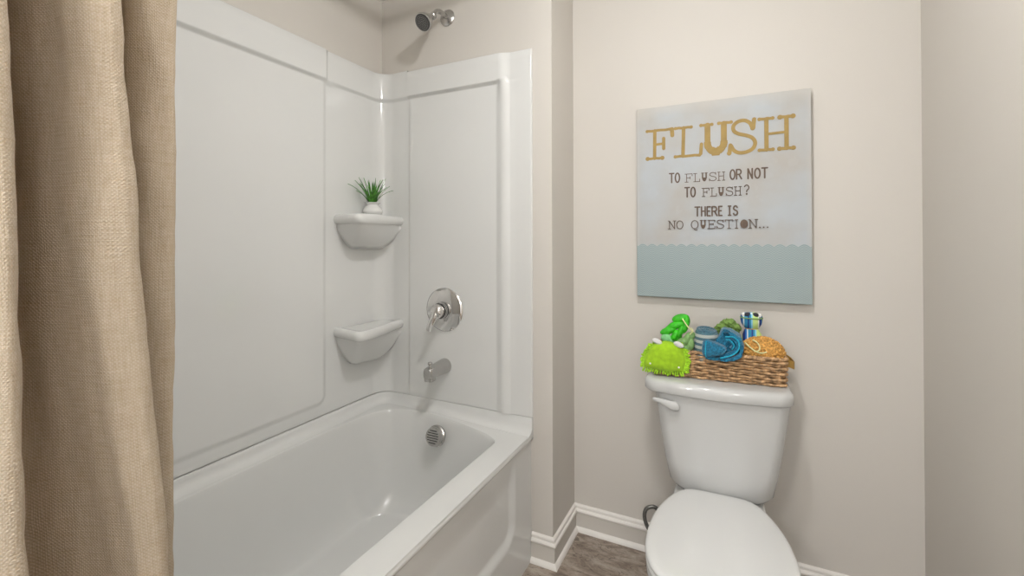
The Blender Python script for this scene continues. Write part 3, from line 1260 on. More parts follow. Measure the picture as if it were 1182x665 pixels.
# tank
b = MB()
rings = []
TK = [(.4005, .128, -.185, .03, .055), (.4015, .148, -.205, .045, .055), (.409, .160, -.222, .033, .055), (.426, .168, -.231, .026, .05), (.50, .182, -.234, .022, .045), (.60, .197, -.238, .020, .042), (.70, .209, -.243, .020, .04), (.754, .216, -.247, .020, .04)]
for z, hw, yf_, bow, r in TK:
    rings.append(rrect(lx + .005 - hw, lx + .005 + hw, yf_ + bow * .5, -.012, r, z, 8, 10, bow))
b.loft(rings)
b.build('tank', M['porcelain'], tl, angle=50)
# lid
b = MB()
rings = []
for z, ins in ((.7495, .010), (.750, .003), (.754, .0), (.774, .0), (.783, .0022), (.789, .007), (.7925, .014), (.794, .024), (.794, .05), (.7935, .12)):
    rings.append(rrect(lx - .2465 + ins, lx + .2295 - ins, -.245 + ins, -.003 - ins * .6, max(.05 - ins * .6, .01), z, 10, 12, .027))
b.loft(rings)
b.build('tank_lid', M['porcelain'], tl, angle=60)
# flush lever
b = MB()
b.lathe([(0, 0), (.012, 0), (.012, .010), (.010, .014), (0, .014)], (-.135, -.2455, .7135), (0, -1, 0), 20)
lv = [(-.132, -.261, .7110, .016, .0075), (-.145, -.263, .7130, .0155, .0075), (-.165, -.2625, .7185, .012, .0065), (-.185, -.260, .7235, .0085, .0055), (-.203, -.257, .7255, .007, .0045), (-.208, -.256, .7255, .003, .002)]
rings = []
for x, y, z, rz_, ry_ in [(-.1185, -.261, .7085, .006, .004), (-.1225, -.261, .709, .0125, .0065)] + lv:
    rings.append([V(x, y + ry_ * math.cos(2 * PI * i / 16), z + rz_ * math.sin(2 * PI * i / 16)) for i in range(16)])
b.loft(rings)
b.build('flush_lever', M['porcelain'], tl, angle=60)


def egg(sc, dy, z, n=72, yb=None):
    half = [(0, 1.692), (.05, 1.691), (.094, 1.684), (.124, 1.657), (.152, 1.603), (.176, 1.53), (.189, 1.45), (.192, 1.38), (.186, 1.315), (.165, 1.255), (.125, 1.215), (.065, 1.195), (0, 1.190)]
    pts = [V(x, y, 0) for x, y in half] + [V(-x, y, 0) for x, y in reversed(half[1:-1])]
    pts = resample(catmull(pts, 8, closed=True), n)
    c = V(0, 1.43, 0)
    out = []
    for p in pts:
        d = p - c
        L_ = d.length
        q = c + d * ((L_ + sc) / L_)
        out.append(V(q.x + lx, q.y - ty + dy, z))
    return out


# bowl with pedestal
b = MB()
rings = [egg(-.060, 0, .392), egg(-.018, 0, .396), egg(-.006, 0, .396), egg(-.001, 0, .392), egg(-.001, 0, .375), egg(-.006, 0, .355)]


def sq(e, kx, ky, y0, z):
    return [V(lx + (p.x - lx) * kx, y0 + (p.y + .50) * ky, z) for p in e]


E0 = egg(-.006, 0, 0)
for kx, ky, y0, z in ((.94, .96, -.495, .32), (.84, .90, -.48, .26), (.70, .86, -.45, .19), (.58, .86, -.42, .12), (.55, .92, -.40, .06), (.58, 1.0, -.39, .02), (.60, 1.02, -.39, 0)):
    rings.append(sq(E0, kx, ky, y0, z))
b.loft(list(reversed(rings)), cap0=True, cap1=True)
# deck under the tank
rings = []
for z, hw0, ins in ((.30, .10, .03), (.34, .125, .015), (.370, .142, .004), (.386, .145, 0), (.393, .141, .004), (.395, .133, .012)):
    yf_ = -.34 + ins
    ring = rrect(lx - hw0, lx + hw0, yf_, -.035 - ins, .03, z, 5, 6)
    # wider toward the front, as the shoulders of the bowl
    rings.append([V(lx + (p.x - lx) * (1 + .10 * sstep(-.20, -.33, p.y)), p.y, p.z) for p in ring])
b.loft(rings)
b.build('bowl', M['porcelain'], tl, angle=50)
# seat ring
b = MB()
prof = [(-.002, .399), (.001, .403), (.001, .411), (-.003, .4155), (-.012, .417), (-.055, .417), (-.062, .412), (-.062, .402), (-.055, .399)]
b.grid([egg(s_, 0, z) for s_, z in prof], cu=True, cv=True)
b.build('seat', M['seat'], tl, angle=50)
b = MB()
rings = [egg(-.006, 0, .4180), egg(0, 0, .421), egg(.002, 0, .4255), egg(.001, 0, .4305), egg(-.004, 0, .4345), egg(-.012, 0, .4368), egg(-.03, 0, .4380), egg(-.08, 0, .4395), egg(-.14, 0, .4402)]
b.loft(rings)
b.build('seat_lid', M['seat'], tl, angle=60)
for sx_ in (-.075, .075):
    b = MB()
    b.tube([V(lx + sx_ - .02, -.262, .4155), V(lx + sx_ + .02, -.262, .4155)], .0095, 14)
    b.build('hinge', M['seat'], tl)

# supply line with shut-off valve, from the wall to the tank
sv = thing('water_supply_valve', 'dark braided water supply hose looping beside the toilet bowl', 'supply hose', (-.272, Y2, .165))
b = MB()
hp = catmull([V(-.272, 1.895, .175), V(-.277, 1.893, .20), V(-.300, 1.888, .221), V(-.328, 1.88, .212), V(-.336, 1.875, .180), V(-.320, 1.87, .140), V(-.28, 1.865, .115), V(-.225, 1.86, .15), V(-.205, 1.86, .26), V(-.195, 1.86, .40)], 8)
b.tube(hp, .0078, 12)
b.build('hose', M['hose'], sv)
b = MB()
b.lathe([(0, 0.0005), (.024, .0005), (.022, .006), (.008, .009), (.008, .045), (.013, .047), (.013, .066), (.009, .070), (0, .071)], (-.272, Y2, .165), (0, -1, 0), 24)
b.build('valve_body', M['chrome'], sv)

# ------------------------------------------------------------------ basket on the tank
ZB = .7945
bk = thing('wicker_basket', 'brown woven rectangular basket with leather handles on the toilet tank', 'basket', (-.068, 1.836, ZB), local=True)
bk.rotation_euler = (0, 0, math.radians(4.2))
BW, BD, BH = .216, .078, .096
b = MB()


def rr_len(hw, hd, r, n):
    ring = rrect(-hw, hw, -hd, hd, r, 0, 10, 20)
    return resample(ring, n)


NP = 288
rowsN = 10
perim = 4 * (BW + BD) - 8 * .022 + 2 * PI * .022
nst = 2 * round(perim / .040 / 2) + 1     # odd: rows alternate
random.seed(11)
for r_ in range(rowsN):
    z = .006 + (BH - .012) * r_ / (rowsN - 1)
    lean = .004 * r_ / rowsN
    base = rr_len(BW + lean - .004, BD + lean * .4 - .004, .024, NP)
    pts = []
    rad = []
    for i, p in enumerate(base):
        q0, q1 = base[i - 1], base[(i + 1) % NP]
        t = (q1 - q0).normalized()
        n = V(t.y, -t.x, 0)
        ph = 2 * PI * i / NP * nst / 2 + (PI if r_ % 2 else 0)
        pts.append(p + n * (.0060 * math.sin(ph)) + V(0, 0, z + .0009 * noise.noise(V(i * .12, r_ * 3.1, 0)) + .0007 * math.sin(ph * 2)))
        rad.append(.0048 + .0012 * noise.noise(V(i * .3, r_ * 7.7, 5)))
    b.tube(pts, rad, 8, closed=True)
# twisted rim
base = rr_len(BW, BD, .024, NP)
for k in range(2):
    pts = []
    for i, p in enumerate(base):
        q0, q1 = base[i - 1], base[(i + 1) % NP]
        t = (q1 - q0).normalized()
        n = V(t.y, -t.x, 0)
        a = 2 * PI * i / NP * 55 + k * PI
        pts.append(p + n * .003 * math.cos(a) + V(0, 0, BH - .002 + .003 * math.sin(a)))
    b.tube(pts, .0042, 7, closed=True)
b.build('woven_wall', M['wicker'], bk, angle=80)
b = MB()
stk = rr_len(BW - .006, BD - .006, .022, nst * 2)
for p in stk[::2]:
    b.tube([p + V(0, 0, .002), p + V(0, 0, BH - .003)], .0036, 6)
b.build('stakes', M['wicker'], bk)
b = MB()
b.loft([rrect(-BW + .008, BW - .008, -BD + .008, BD - .008, .02, z) for z in (.0, .005)])
b.build('base', M['wicker'], bk)
for sg in (1, -1):
    b = MB()
    pth = catmull([V(sg * (BW - .006), -.048, .078), V(sg * (BW + .010), -.046, .076), V(sg * (BW + .026), -.030, .067), V(sg * (BW + .029), 0, .064), V(sg * (BW + .026), .030, .067), V(sg * (BW + .010), .046, .076), V(sg * (BW - .006), .048, .078)], 6)
    rows = []
    for i, p in enumerate(pth):
        t = (pth[min(i + 1, len(pth) - 1)] - pth[max(i - 1, 0)]).normalized()
        n = V(t.y, -t.x, 0)
        rows.append([p + n * .0012 + V(0, 0, .013), p + n * .0012 + V(0, 0, -.013), p - n * .0012 + V(0, 0, -.013), p - n * .0012 + V(0, 0, .013)])
    b.loft(rows)
    b.build('handle', M['leather'], bk, angle=40)

# ------------------------------------------------------------------ bath things in the basket
# lime frog-like wash mitt hanging over the left front corner
mt = thing('wash_mitt', 'lime green fleece wash mitt with googly eyes draped over the basket corner', 'wash mitt', (-.250, 1.735, .815))
quad = {'tl': V(-.279, 1.744, .906), 'tr': V(-.176, 1.748, .902), 'bl': V(-.309, 1.728, .822), 'br': V(-.172, 1.740, .816)}


def mitt_pt(u, v, off):
    # u 0..1 left-right, v 0..1 bottom-top
    a = quad['bl'].lerp(quad['br'], u)
    c = quad['tl'].lerp(quad['tr'], u)
    p = a.lerp(c, v)
    e = (max(0, 1 - (2 * u - 1) ** 2) * max(0, 1 - (2 * v - 1) ** 2)) ** .45
    p = p + V(0, -1, .15) * off * e
    p.z -= .008 * math.sin(PI * v) * 0
    bul = math.sin(PI * u)
    p.z += .018 * bul * (v - .5) * 2 if v > .5 else -.004 * bul * (.5 - v) * 2
    p.x += .010 * math.sin(PI * v) * (u - .5) * 2
    p.y += .004 * noise.noise(V(u * 4, v * 4, off * 50))
    return p


b = MB()
n = 18
b.grid([[mitt_pt(i / n, j / n, .026) for i in range(n + 1)] for j in range(n + 1)])
b.grid([[mitt_pt(i / n, j / n, -.010) for i in range(n + 1)] for j in range(n + 1)], flip=True)
b.build('fleece_body', M['lime'], mt, angle=80)
b = MB()
random.seed(5)
cnt = 0
for k in range(66):
    t = k / 66 * 4
    s_, f_ = int(t), t % 1
    if s_ == 2:
        if not (f_ < .12 or f_ > .88):
            continue
    u, v = [(f_, 0), (1, f_), (1 - f_, 1), (0, 1 - f_)][s_]
    p = mitt_pt(u, v, .004)
    c = mitt_pt(.5, .5, .0)
    d = (p - c)
    d.y = 0
    nd = [V(0, 0, -1), V(1, 0, -.15), V(0, 0, 1), V(-1, 0, -.15)][s_]
    d = (d.normalized() * .5 + nd).normalized()
    L_ = random.uniform(.012, .019)
    jig = V(random.uniform(-.3, .3), random.uniform(-.5, -.1), random.uniform(-.3, .2))
    d = (d + jig * .6).normalized()
    b.tube([p - d * .003, p + d * L_ * .5, p + d * L_ * .9, p + d * L_], [.0032, .0036, .003, .0012], 7)
    p2 = p + V(0, .006, 0)
    b.tube([p2 - d * .003, p2 + d * L_ * .4 + jig * .004, p2 + d * L_ * .8 + jig * .006], [.003, .0034, .0018], 6)
b.build('chenille_fringe', M['limefringe'], mt)
for u, v, dx in ((.14, 1.0, 0), (.86, .98, 0)):
    b = MB()
    c = mitt_pt(u, v, .0) + V(.002, -.010, .006)
    rot = Matrix.Rotation(.35, 3, 'Y') @ Matrix.Rotation(.3, 3, 'X')
    b.ellipsoid(c, .0185, .009, .0105, rot=rot)
    b.build('eye', M['eye'], mt)
for u, v in ((.17, .22), (.86, .20)):
    b = MB()
    c = mitt_pt(u, v, .026)
    b.ellipsoid(c + V(0, -.001, 0), .0034, .002, .0034, 12, 8)
    b.build('button', M['button'], mt)


def lobe(b, c, rx, ry, rz, ang):
    b.ellipsoid(c, rx, ry, rz, 22, 16, rot=Matrix.Rotation(-math.radians(ang), 3, 'Y'), fn=lambda d: 1 + .10 * d.x)


gs = thing('braided_sponge', 'bright green braided bath sponge standing up behind the lime mitt', 'bath sponge', (-.205, 1.80, .89))
b = MB()
for (x, z), rx, rz, an, y in (((-.2330, .9520), .031, .0135, 22, 1.782), ((-.205, .9745), .034, .0145, 20, 1.786), ((-.190, 1.000), .031, .0165, 15, 1.790),
                              ((-.2060, .9400), .012, .024, -28, 1.776), ((-.1870, .9560), .011, .026, -25, 1.777), ((-.1710, .9720), .011, .024, -18, 1.780),
                              ((-.2200, .9640), .028, .012, 24, 1.792), ((-.1680, .9900), .013, .022, -10, 1.790), ((-.1960, .9300), .012, .022, -20, 1.79)):
    lobe(b, (x, y, z), rx, .017, rz, an)
b.build('braid', M['green'], gs, angle=80)
b = MB()
lobe(b, (-.238, 1.776, .926), .019, .016, .017, 15)
lobe(b, (-.222, 1.780, .914), .016, .016, .020, 0)
o = b.build('pale_end', M['mint'], gs)
o['label'] = 'pale mint end of the braid'
b = MB()
b.tube(catmull([V(-.178, 1.768, 1.004), V(-.168, 1.762, .990), V(-.156, 1.760, .974), V(-.146, 1.762, .962), V(-.152, 1.762, .950)], 6), .0021, 7)
b.tube(catmull([V(-.150, 1.762, .974), V(-.142, 1.761, .966), V(-.146, 1.762, .956)], 6), .0021, 7)
b.build('hanging_cord', M['cream'], gs)

sg_ = thing('bath_pouf', 'sage green knotted pouf between the braided sponge and blue towel', 'bath pouf', (-.165, 1.795, .88))
b = MB()
for (x, z), rx, rz, an, y in (((-.1640, .9300), .013, .027, -20, 1.770), ((-.1800, .9180), .024, .015, 25, 1.768), ((-.1530, .9120), .014, .026, -5, 1.772), ((-.1700, .8980), .026, .018, 10, 1.774), ((-.150, .942), .013, .016, -30, 1.78)):
    lobe(b, (x, y, z), rx, .018, rz, an)
b.build('knot', M['sage'], sg_, angle=80)

# knitted washcloth roll, wrapped by the folded terry towel
kr = thing('rolled_washcloth', 'rolled slate and pale grey striped knit washcloth left of the blue towel', 'washcloth', (-.105, 1.80, .875))
b = MB()
cK = V(-.107, 1.792, .886)
ax = V(.14, -.10, 1).normalized()


def roll(mb_, c, ax_, prof, n=48, spiral=0, sx=1.0):
    mb_.lathe(prof, c, ax_, n, sx=sx)


b.lathe([(0, -.03), (.036, -.03), (.041, 0), (.043, .03), (.045, .055), (.0455, .070), (.043, .078), (.037, .0805), (.030, .078)], cK, ax, 56, sy=.85)
b.build('knit_side', M['knit'], kr, angle=70)
b = MB()
rings = []
u_ = V(0, 0, 1).cross(ax).normalized()
w_ = ax.cross(u_)
pts, rr = [], []
for i in range(150):
    t = i / 149
    a = t * 2 * PI * 4.2
    r = lerp(.037, .003, t)
    pts.append(cK + ax * (.079 + .002 * math.sin(a * 1.3)) + u_ * r * math.cos(a) + w_ * r * .85 * math.sin(a))
    rr.append(.0062)
b.tube(pts, rr, 8)
b.build('terry_top', M['terrydark'], kr, angle=80)

tw = thing('blue_towel', 'teal blue folded terry towel with cyan edging at the basket centre', 'towel', (-.030, 1.78, .87))
# folded cloth: a thick ribbon following a coiled path, extruded along a slanting axis
def cloth_coil(path, width_vec, thick, mat, name, parent, n=120, fuzz=.0012):
    P = resample(catmull([V(*p) for p in path], 10), n, closed=False)
    wv_ = Vector(width_vec)
    b_ = MB()
    rows_ = []
    for i, p in enumerate(P):
        t = (P[min(i + 1, n - 1)] - P[max(i - 1, 0)]).normalized()
        nn = t.cross(wv_.normalized()).normalized()
        ring = []
        m_ = 10
        for k in range(m_ + 1):
            q = p + wv_ * (k / m_) + nn * (thick / 2)
            ring.append(q)
        for k in range(m_, -1, -1):
            q = p + wv_ * (k / m_) - nn * (thick / 2)
            ring.append(q)
        ring = [q + V(noise.noise(q * 60), noise.noise(q * 60 + V(9, 0, 0)), noise.noise(q * 60 + V(0, 9, 0))) * .003 + V(noise.noise(q * 400), noise.noise(q * 400 + V(9, 0, 0)), noise.noise(q * 400 + V(0, 9, 0))) * fuzz for q in ring]
        rows_.append(ring)
    b_.loft(rows_)
    return b_.build(name, mat, parent, angle=80)


# the folded mass of the towel, drawn as a rounded slab, with coiled folds at its right end
ol = [V(-.100, 0, .930), V(-.102, 0, .885), V(-.095, 0, .872), V(-.053, 0, .870), V(-.013, 0, .872), V(.006, 0, .884), V(.012, 0, .905), V(.016, 0, .930), V(.011, 0, .954), V(-.014, 0, .970), V(-.036, 0, .976), V(-.050, 0, .968), V(-.060, 0, .948), V(-.080, 0, .936)]
fo = resample(catmull(ol, 8, closed=True), 96)
cc = sum(fo, V(0, 0, 0)) / len(fo)
rings = []
for k, y in ((.4, 1.848), (.8, 1.846), (.95, 1.838), (1, 1.825), (1.0, 1.785), (.985, 1.774), (.93, 1.766), (.82, 1.762), (.6, 1.761), (.3, 1.760), (.1, 1.760)):
    rings.append([cc + (p - cc) * k + V(0, y, 0) + V(0, .004 * noise.noise(p * 40 + V(0, k * 3, 0)), .003 * noise.noise(p * 55 + V(k, 0, 0))) for p in fo])
b = MB()
b.loft(rings)
b.build('folded_body', M['terry'], tw, angle=80)
cloth_coil([(-.044, 1.744, .976), (-.026, 1.741, .973), (-.006, 1.740, .962), (.010, 1.740, .944), (.0145, 1.740, .920), (.009, 1.739, .898), (-.008, 1.738, .884), (-.035, 1.737, .878), (-.070, 1.736, .877), (-.098, 1.737, .879)],
           (.002, .036, .0), .012, M['terry'], 'outer_fold', tw)
cloth_coil([(-.036, 1.742, .950), (-.012, 1.741, .952), (.001, 1.741, .938), (.001, 1.740, .922), (-.010, 1.739, .906), (-.030, 1.738, .895), (-.055, 1.738, .889)],
           (.001, .028, .0), .009, M['terry'], 'inner_fold', tw)
cloth_coil([(-.032, 1.745, .942), (-.022, 1.745, .940), (-.0125, 1.745, .928), (-.018, 1.745, .916)],
           (.001, .02, .0), .008, M['terry'], 'inner_coil', tw, n=50)
b = MB()
fl_ = [V(-.109, 1.738, .930), V(-.095, 1.734, .942), (V(-.064, 1.734, .932)), V(-.036, 1.735, .920), V(-.034, 1.734, .905), V(-.050, 1.731, .892), V(-.075, 1.730, .885), V(-.097, 1.731, .883), V(-.110, 1.736, .892)]
fo = resample(catmull(fl_, 6, closed=True), 56)
cc = sum(fo, V(0, 0, 0)) / len(fo)
rings = []
for k, dy in ((1, .030), (1, .008), (.97, -.001), (.88, -.006), (.6, -.009), (.2, -.010)):
    rings.append([cc + (p - cc) * k + V(0, dy, 0) + V(0, .0018 * noise.noise(p * 300 + V(k * 5, 0, 0)), 0) for p in fo])
b.loft(rings)
b.build('front_flap', M['terry'], tw, angle=80)
for path, r in (([V(-.036, 1.739, .956), V(-.010, 1.738, .958), V(.006, 1.738, .942), V(.006, 1.737, .920), V(-.007, 1.736, .902), V(-.028, 1.735, .890), V(-.052, 1.734, .883)], .0026),
                ([V(-.034, 1.742, .947), V(-.020, 1.742, .945), V(-.008, 1.742, .929), V(-.015, 1.742, .914)], .0022),
                ([V(-.097, 1.728, .884), V(-.099, 1.727, .905), V(-.096, 1.729, .938)], .0020)):
    b = MB()
    b.tube(catmull(path, 8), r, 8)
    b.build('edging', M['cyan'], tw)

op = thing('green_washcloth', 'olive green scrunched washcloth at the back, above the blue towel', 'washcloth', (-.030, 1.86, .90))
b = MB()


def scr(d):
    return 1 + .10 * math.sin(11 * d.x + 4 * d.z) + .06 * math.sin(23 * d.x - 6 * d.z)


for (x, z), rx, rz, an in (((-.026, .992), .026, .013, 5), ((-.044, .978), .030, .013, 20), ((-.010, .980), .030, .013, -22), ((-.030, .965), .042, .016, 0), ((-.030, .935), .045, .030, 0)):
    b.ellipsoid((x, 1.868, z - .005), rx, .024, rz, 40, 20, rot=Matrix.Rotation(-math.radians(an), 3, 'Y'), fn=scr)
b.build('scrunched_cloth', M['olive'], op, angle=80)

# striped stuffed toy with dark glasses
ty_ = thing('stuffed_toy', 'blue and lime striped stuffed toy standing at the back right of the basket', 'stuffed toy', (.055, 1.86, .87))
b = MB()
c0 = V(.060, 1.862, .853)
rings = []
for z, rx_, ry_, dx in ((0, .046, .03, 0), (.02, .052, .036, 0), (.045, .050, .036, -.001), (.07, .042, .032, -.004), (.095, .032, .026, -.009), (.112, .024, .02, -.011), (.120, .018, .016, -.012)):
    rings.append([c0 + V(dx + rx_ * math.cos(2 * PI * i / 32), ry_ * math.sin(2 * PI * i / 32), z) for i in range(32)])
b.loft(rings)
b.build('body', M['stripe'], ty_, angle=70)
b = MB()
rings = []
for z, rx_, ry_ in ((.116, .016, .014), (.124, .026, .022), (.136, .033, .027), (.150, .036, .028), (.164, .035, .026), (.172, .030, .022), (.175, .02, .014)):
    rings.append([c0 + V(-.012 + rx_ * math.cos(2 * PI * i / 32), ry_ * math.sin(2 * PI * i / 32), z) for i in range(32)])
b.loft(rings)
b.build('head', M['stripe'], ty_, angle=70)
b = MB()
for sg in (-1, 1):
    b.ellipsoid(c0 + V(-.012 + sg * .013, -.017, .170), .0105, .008, .0085, 16, 10)
b.build('eyes', M['blackeye'], ty_)
b = MB()
for sg in (-1, 0, 1):
    b.ellipsoid(c0 + V(-.012 + sg * .026, -.014, .169), .006, .006, .0075, 14, 8)
b.build('eye_whites', M['button'], ty_)
b = MB()
b.tube([c0 + V(-.012 + .0362 * math.cos(2 * PI * i / 28), .029 * math.sin(2 * PI * i / 28), .158) for i in range(28)], .0022, 7, closed=True)
b.build('seam_cord', M['sage'], ty_)
b = MB()
b.tube([c0 + V(-.012 + .0185 * math.cos(2 * PI * i / 24), .0165 * math.sin(2 * PI * i / 24), .119) for i in range(24)], .0022, 7, closed=True)
o = b.build('neck_cord', M['tan'], ty_)
b = MB()
rings = []
for t in range(9):
    f = t / 8
    p = V(.082, 1.866, .941).lerp(V(.120, 1.872, .900), f)
    rings.append([p + V(.012 * math.cos(2 * PI * i / 14) * math.sin(PI * min(.98, f * .8 + .15)), .012 * math.sin(2 * PI * i / 14) * math.sin(PI * min(.98, f * .8 + .15)), 0) for i in range(14)])
b.loft(rings)
b.build('arm', M['stripe'], ty_, angle=70)

# mesh sponge
ms = thing('mesh_sponge', 'rough tan orange mesh sponge with cream cord at the basket right', 'sponge', (.085, 1.79, .87))
b = MB()


def rough(d):
    q = d * 3.2
    return 1 + .10 * noise.noise(q * 2) + .13 * abs(noise.noise(q * 5.2)) + .05 * noise.noise(q * 11)


b.ellipsoid((.080, 1.826, .893), .068, .044, .053, 110, 80, fn=rough)
random.seed(9)
for i in range(420):
    th = random.uniform(0, PI * .62)
    ph = random.uniform(0, 2 * PI)
    d = V(math.sin(th) * math.cos(ph), math.sin(th) * math.sin(ph), math.cos(th))
    c = V(.080 + d.x * .069, 1.826 + d.y * .045, .893 + d.z * .054)
    t1 = d.cross(V(random.uniform(-1, 1), random.uniform(-1, 1), random.uniform(-1, 1))).normalized()
    r = random.uniform(.003, .0055)
    pts = [c + (t1 * math.cos(a) + d * math.sin(a) * 1.0) * r for a in (0, .6, 1.2, 1.8, 2.4, 3.0)]
    b.tube(pts, .0017, 5)
b.build('mesh_body', M['tan'], ms, angle=80)
b = MB()
b.tube(catmull([V(.026, 1.795, .932), V(.042, 1.785, .918), V(.062, 1.778, .906), V(.080, 1.776, .905), (.092, 1.777, .910)], 8), .0024, 8)
b.tube(catmull([V(.050, 1.795, .943), V(.062, 1.786, .938), V(.070, 1.780, .926), V(.068, 1.776, .912), V(.054, 1.779, .907)], 8), .0022, 8)
b.build('cord', M['cream'], ms)

# ------------------------------------------------------------------ shower curtain on its rod
CA = {  # plan control points (X, Y) and how each follows the drift of crests A and B with height
}


def drift(z, top, mid, bot):
    # values at z=1.56, 1.25, .90
    if z > 1.56:
        return top + (top - mid) * min((z - 1.56) / .31, 1.2) * .5
    if z > 1.25:
        return lerp(mid, top, (z - 1.25) / .31)
    return lerp(mid, bot, min((1.25 - z) / .35, 1.35))


def cplan(z):
    a = drift(z, -.016, -.005, .002)
    bs = drift(z, -.024, -.005, .027)
    s = drift(z, -.006, 0, .045)
    c = drift(z, -.011, -.011, -.012)
    k = sstep(1.2, .75, z)
    pts = [(-.695, .172 + a * .3), (-.672, .162 + a * .5), (-.63, .160 + a), (-.605, .166 + a), (-.598, .176 + a), (-.612, .185 + a), (-.65, .190 + a), (-.688, .198 + a),
           (-.703, .207 + a), (-.692, .214 + a + s * .3), (-.662, .219 + s * .8), (-.630, .224 + s), (-.609 + .003 * k, .231 + s), (-.602, .242 + .8 * s + .2 * bs), (-.599, .255 + .4 * s + .6 * bs), (-.597, .267 + bs), (-.604, .277 + bs), (-.635, .284 + bs), (-.675, .291 + bs * .8),
           (-.703, .297 + bs * .6), (-.705, .305 + bs * .4), (-.692, .313 + bs * .25 + c), (-.676, .321 + bs * .1 + c), (-.666, .336 + c), (-.664, .347 + c), (-.674, .355 + c), (-.698, .357 + c), (-.718, .353 + c), (-.730, .343 + c)]
    if z > 2.0:
        f = sstep(2.0, 2.33, z)
        pts = [(lerp(x, -.682 + (x + .65) * .35, f), y) for x, y in pts]
    return [V(x, y, 0) for x, y in pts]


b = MB()
zz = [.05 + i * (2.362 - .05) / 110 for i in range(111)]
NC = 190
uvs = []
rows = []
for z in zz:
    P = catmull(cplan(z), 8)
    P = resample(P, NC, closed=False)
    row = []
    for i, p in enumerate(P):
        q = V(p.x, p.y, z)
        t = (P[min(i + 1, NC - 1)] - P[max(i - 1, 0)]).normalized()
        n = V(t.y, -t.x, 0)
        u = i / (NC - 1)
        wr = .0046 * noise.noise(V(u * 9, z * 6.0, 1)) + .0024 * noise.noise(V(u * 22 + z * 9, z * 13, 4)) + .0011 * noise.noise(V(u * 40, z * 34, 8))
        q += n * wr
        row.append(q)
    rows.append(row)
LT = .62
b.grid(rows)
b.uv = [(i / (NC - 1) * LT, z) for z in zz for i in range(NC)]
cur = b.build('shower_curtain', M['linen'], smooth=True, angle=80, weld=False)
sol = cur.modifiers.new('thickness', 'SOLIDIFY')
sol.thickness = .0012
tag(cur, 'beige linen shower curtain bunched in folds beside the bathtub', 'shower curtain')

for k in (8, 45, 82, 118, 150, 182):
    q = rows[-1][k]
    b = MB()
    b.tube([V(-.688 + .024 * math.cos(2 * PI * i / 24), q.y, 2.384 + .026 * math.sin(2 * PI * i / 24) - .004) for i in range(24)], .002, 8, closed=True)
    b.build('ring', M['nickel'], cur)
rod = thing('curtain_rod', 'straight metal shower curtain rod high across the tub opening', 'curtain rod', (-.688, .92, 2.372))
b = MB()
b.tube([V(-.688, YN + .006, 2.385), V(-.688, Y1 - .006, 2.385)], .0125, 20)
b.build('rod_tube', M['nickel'], rod)
for yy, d in ((YN, 1), (Y1, -1)):
    b = MB()
    b.lathe([(0, 0), (.030, 0), (.030, .006), (.016, .018), (0, .018)], (-.688, yy, 2.385), (0, d, 0), 28)
    b.build('rod_flange', M['nickel'], rod)

# ------------------------------------------------------------------ lights
LX, LY = -.19, .78


def emis(name, col, s):
    m_ = bpy.data.materials.new(name)
    m_.use_nodes = True
    nt = m_.node_tree
    nt.nodes.clear()
    e = nt.nodes.new('ShaderNodeEmission')
    e.inputs['Color'].default_value = (*col, 1)
    e.inputs['Strength'].default_value = s
    o_ = nt.nodes.new('ShaderNodeOutputMaterial')
    nt.links.new(e.outputs[0], o_.inputs['Surface'])
    return m_


def ceiling_light(x, y, strength, label, r=.075):
    t = thing('ceiling_light', label, 'ceiling light', (x, y, ZC - .03))
    b_ = MB()
    b_.lathe([(0, 0), (r + .03, 0), (r + .03, .012), (r + .006, .028), (0, .028)], (x, y, ZC - .0005), (0, 0, -1), 40)
    b_.build('housing', M['trim'], t)
    b_ = MB()
    b_.lathe([(0, .0285), (r, .0285), (r * .97, .040), (r * .8, .055), (r * .45, .066), (0, .070)], (x, y, ZC - .0005), (0, 0, -1), 32)
    b_.build('diffuser', emis('lamp_glow', (1.0, .99, .975), strength), t)


LS = dict(A=515.0, B=6.0, C=1.5, D=60.0, E=0.0, F=100.0)
if LS['A']:
    ceiling_light(LX, LY, LS['A'], 'round white ceiling light over the space before the toilet', r=.048)
if LS['B']:  # unseen rear ceiling lamp, added as weak frontal fill
    ceiling_light(-.05, -1.0, LS['B'], 'large round white fill light added on the ceiling behind the camera', r=.12)
if LS['E']:
    ceiling_light(-1.13, .85, LS['E'], 'round white ceiling light over the bathtub', r=.09)


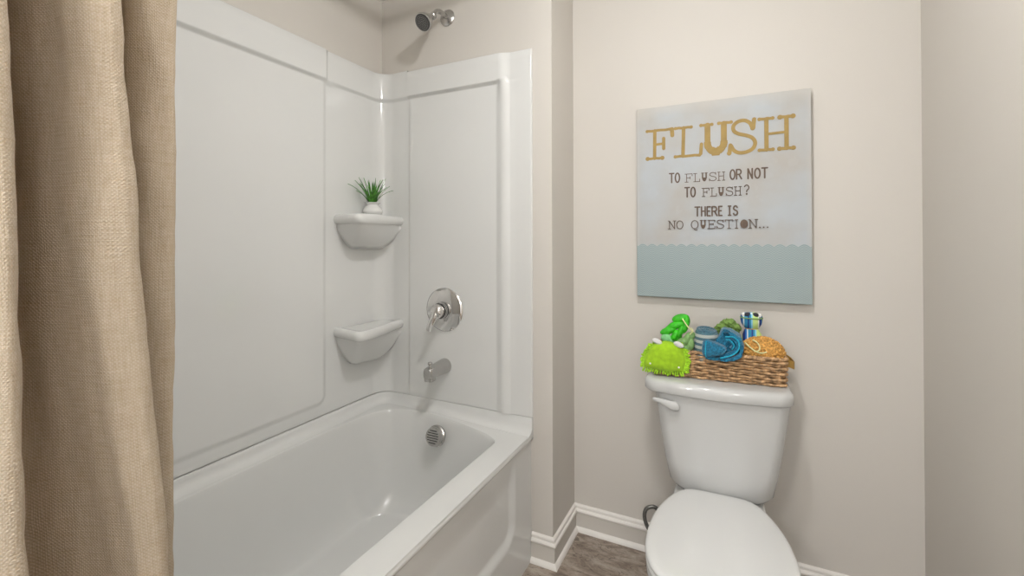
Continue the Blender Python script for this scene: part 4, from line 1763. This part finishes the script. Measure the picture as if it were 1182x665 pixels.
def added_fill(x, nx, y, z, strength, label):  # unseen fill lamp, added out of view and shaped as a globe fixture
    t = thing('fill_light', label, 'wall light', (x, y, z - .06))
    b_ = MB()
    b_.box(min(x - nx * .001, x + nx * .02), max(x - nx * .001, x + nx * .02), y - .30, y + .30, z - .05, z + .05)
    b_.build('back_plate', M['nickel'], t, smooth=False)
    em = emis('fill_glow', (1.0, .99, .975), strength)
    for k in (-1, 0, 1):
        b_ = MB()
        b_.lathe([(0, .018), (.022, .018), (.022, .04), (.018, .05), (0, .05)], (x, y + k * .2, z), (nx, 0, 0), 20)
        b_.build('lamp_holder', M['nickel'], t)
        b_ = MB()
        b_.ellipsoid((x + nx * .105, y + k * .2, z), .055, .055, .055, 20, 14)
        b_.build('fill_globe', em, t)


if LS['D']:  # added fill that brightens the surround and curtain
    added_fill(XR, -1, -.62, 1.85, LS['D'], 'three globe fill light added on the right wall behind the camera')
if LS['F']:  # added fill that brightens the right wall
    added_fill(XJ, 1, -.62, 1.85, LS['F'], 'three globe fill light added on the entry wall behind the camera')

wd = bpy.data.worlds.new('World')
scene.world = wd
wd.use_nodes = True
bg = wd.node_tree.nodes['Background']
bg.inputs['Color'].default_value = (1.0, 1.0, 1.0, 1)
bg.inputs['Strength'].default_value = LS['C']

# ------------------------------------------------------------------ camera
cam_d = bpy.data.cameras.new('Camera')
cam = bpy.data.objects.new('Camera', cam_d)
COL.objects.link(cam)
f_px = 523.1
cam_d.sensor_fit = 'HORIZONTAL'
cam_d.sensor_width = 36
cam_d.lens = f_px / 1182 * 36
cam_d.shift_x = 0
cam_d.shift_y = -(332.5 - 271.93) / 1182
cam_d.clip_start = .01
R = Matrix.Rotation(math.radians(26.32), 4, 'Z') @ Matrix.Rotation(math.radians(90.368), 4, 'X') @ Matrix.Rotation(math.radians(-.136), 4, 'Z')
cam.matrix_world = Matrix.Translation((0, 0, 1.3)) @ R
scene.camera = cam

scene.view_settings.view_transform = 'Standard'
scene.view_settings.look = 'None'
scene.view_settings.gamma = 1
scene.view_settings.use_curve_mapping = False
scene.view_settings.exposure = .09
scene.cycles.max_bounces = 10
scene.cycles.diffuse_bounces = 6
scene.cycles.sample_clamp_indirect = 8
scene.cycles.use_denoising = True
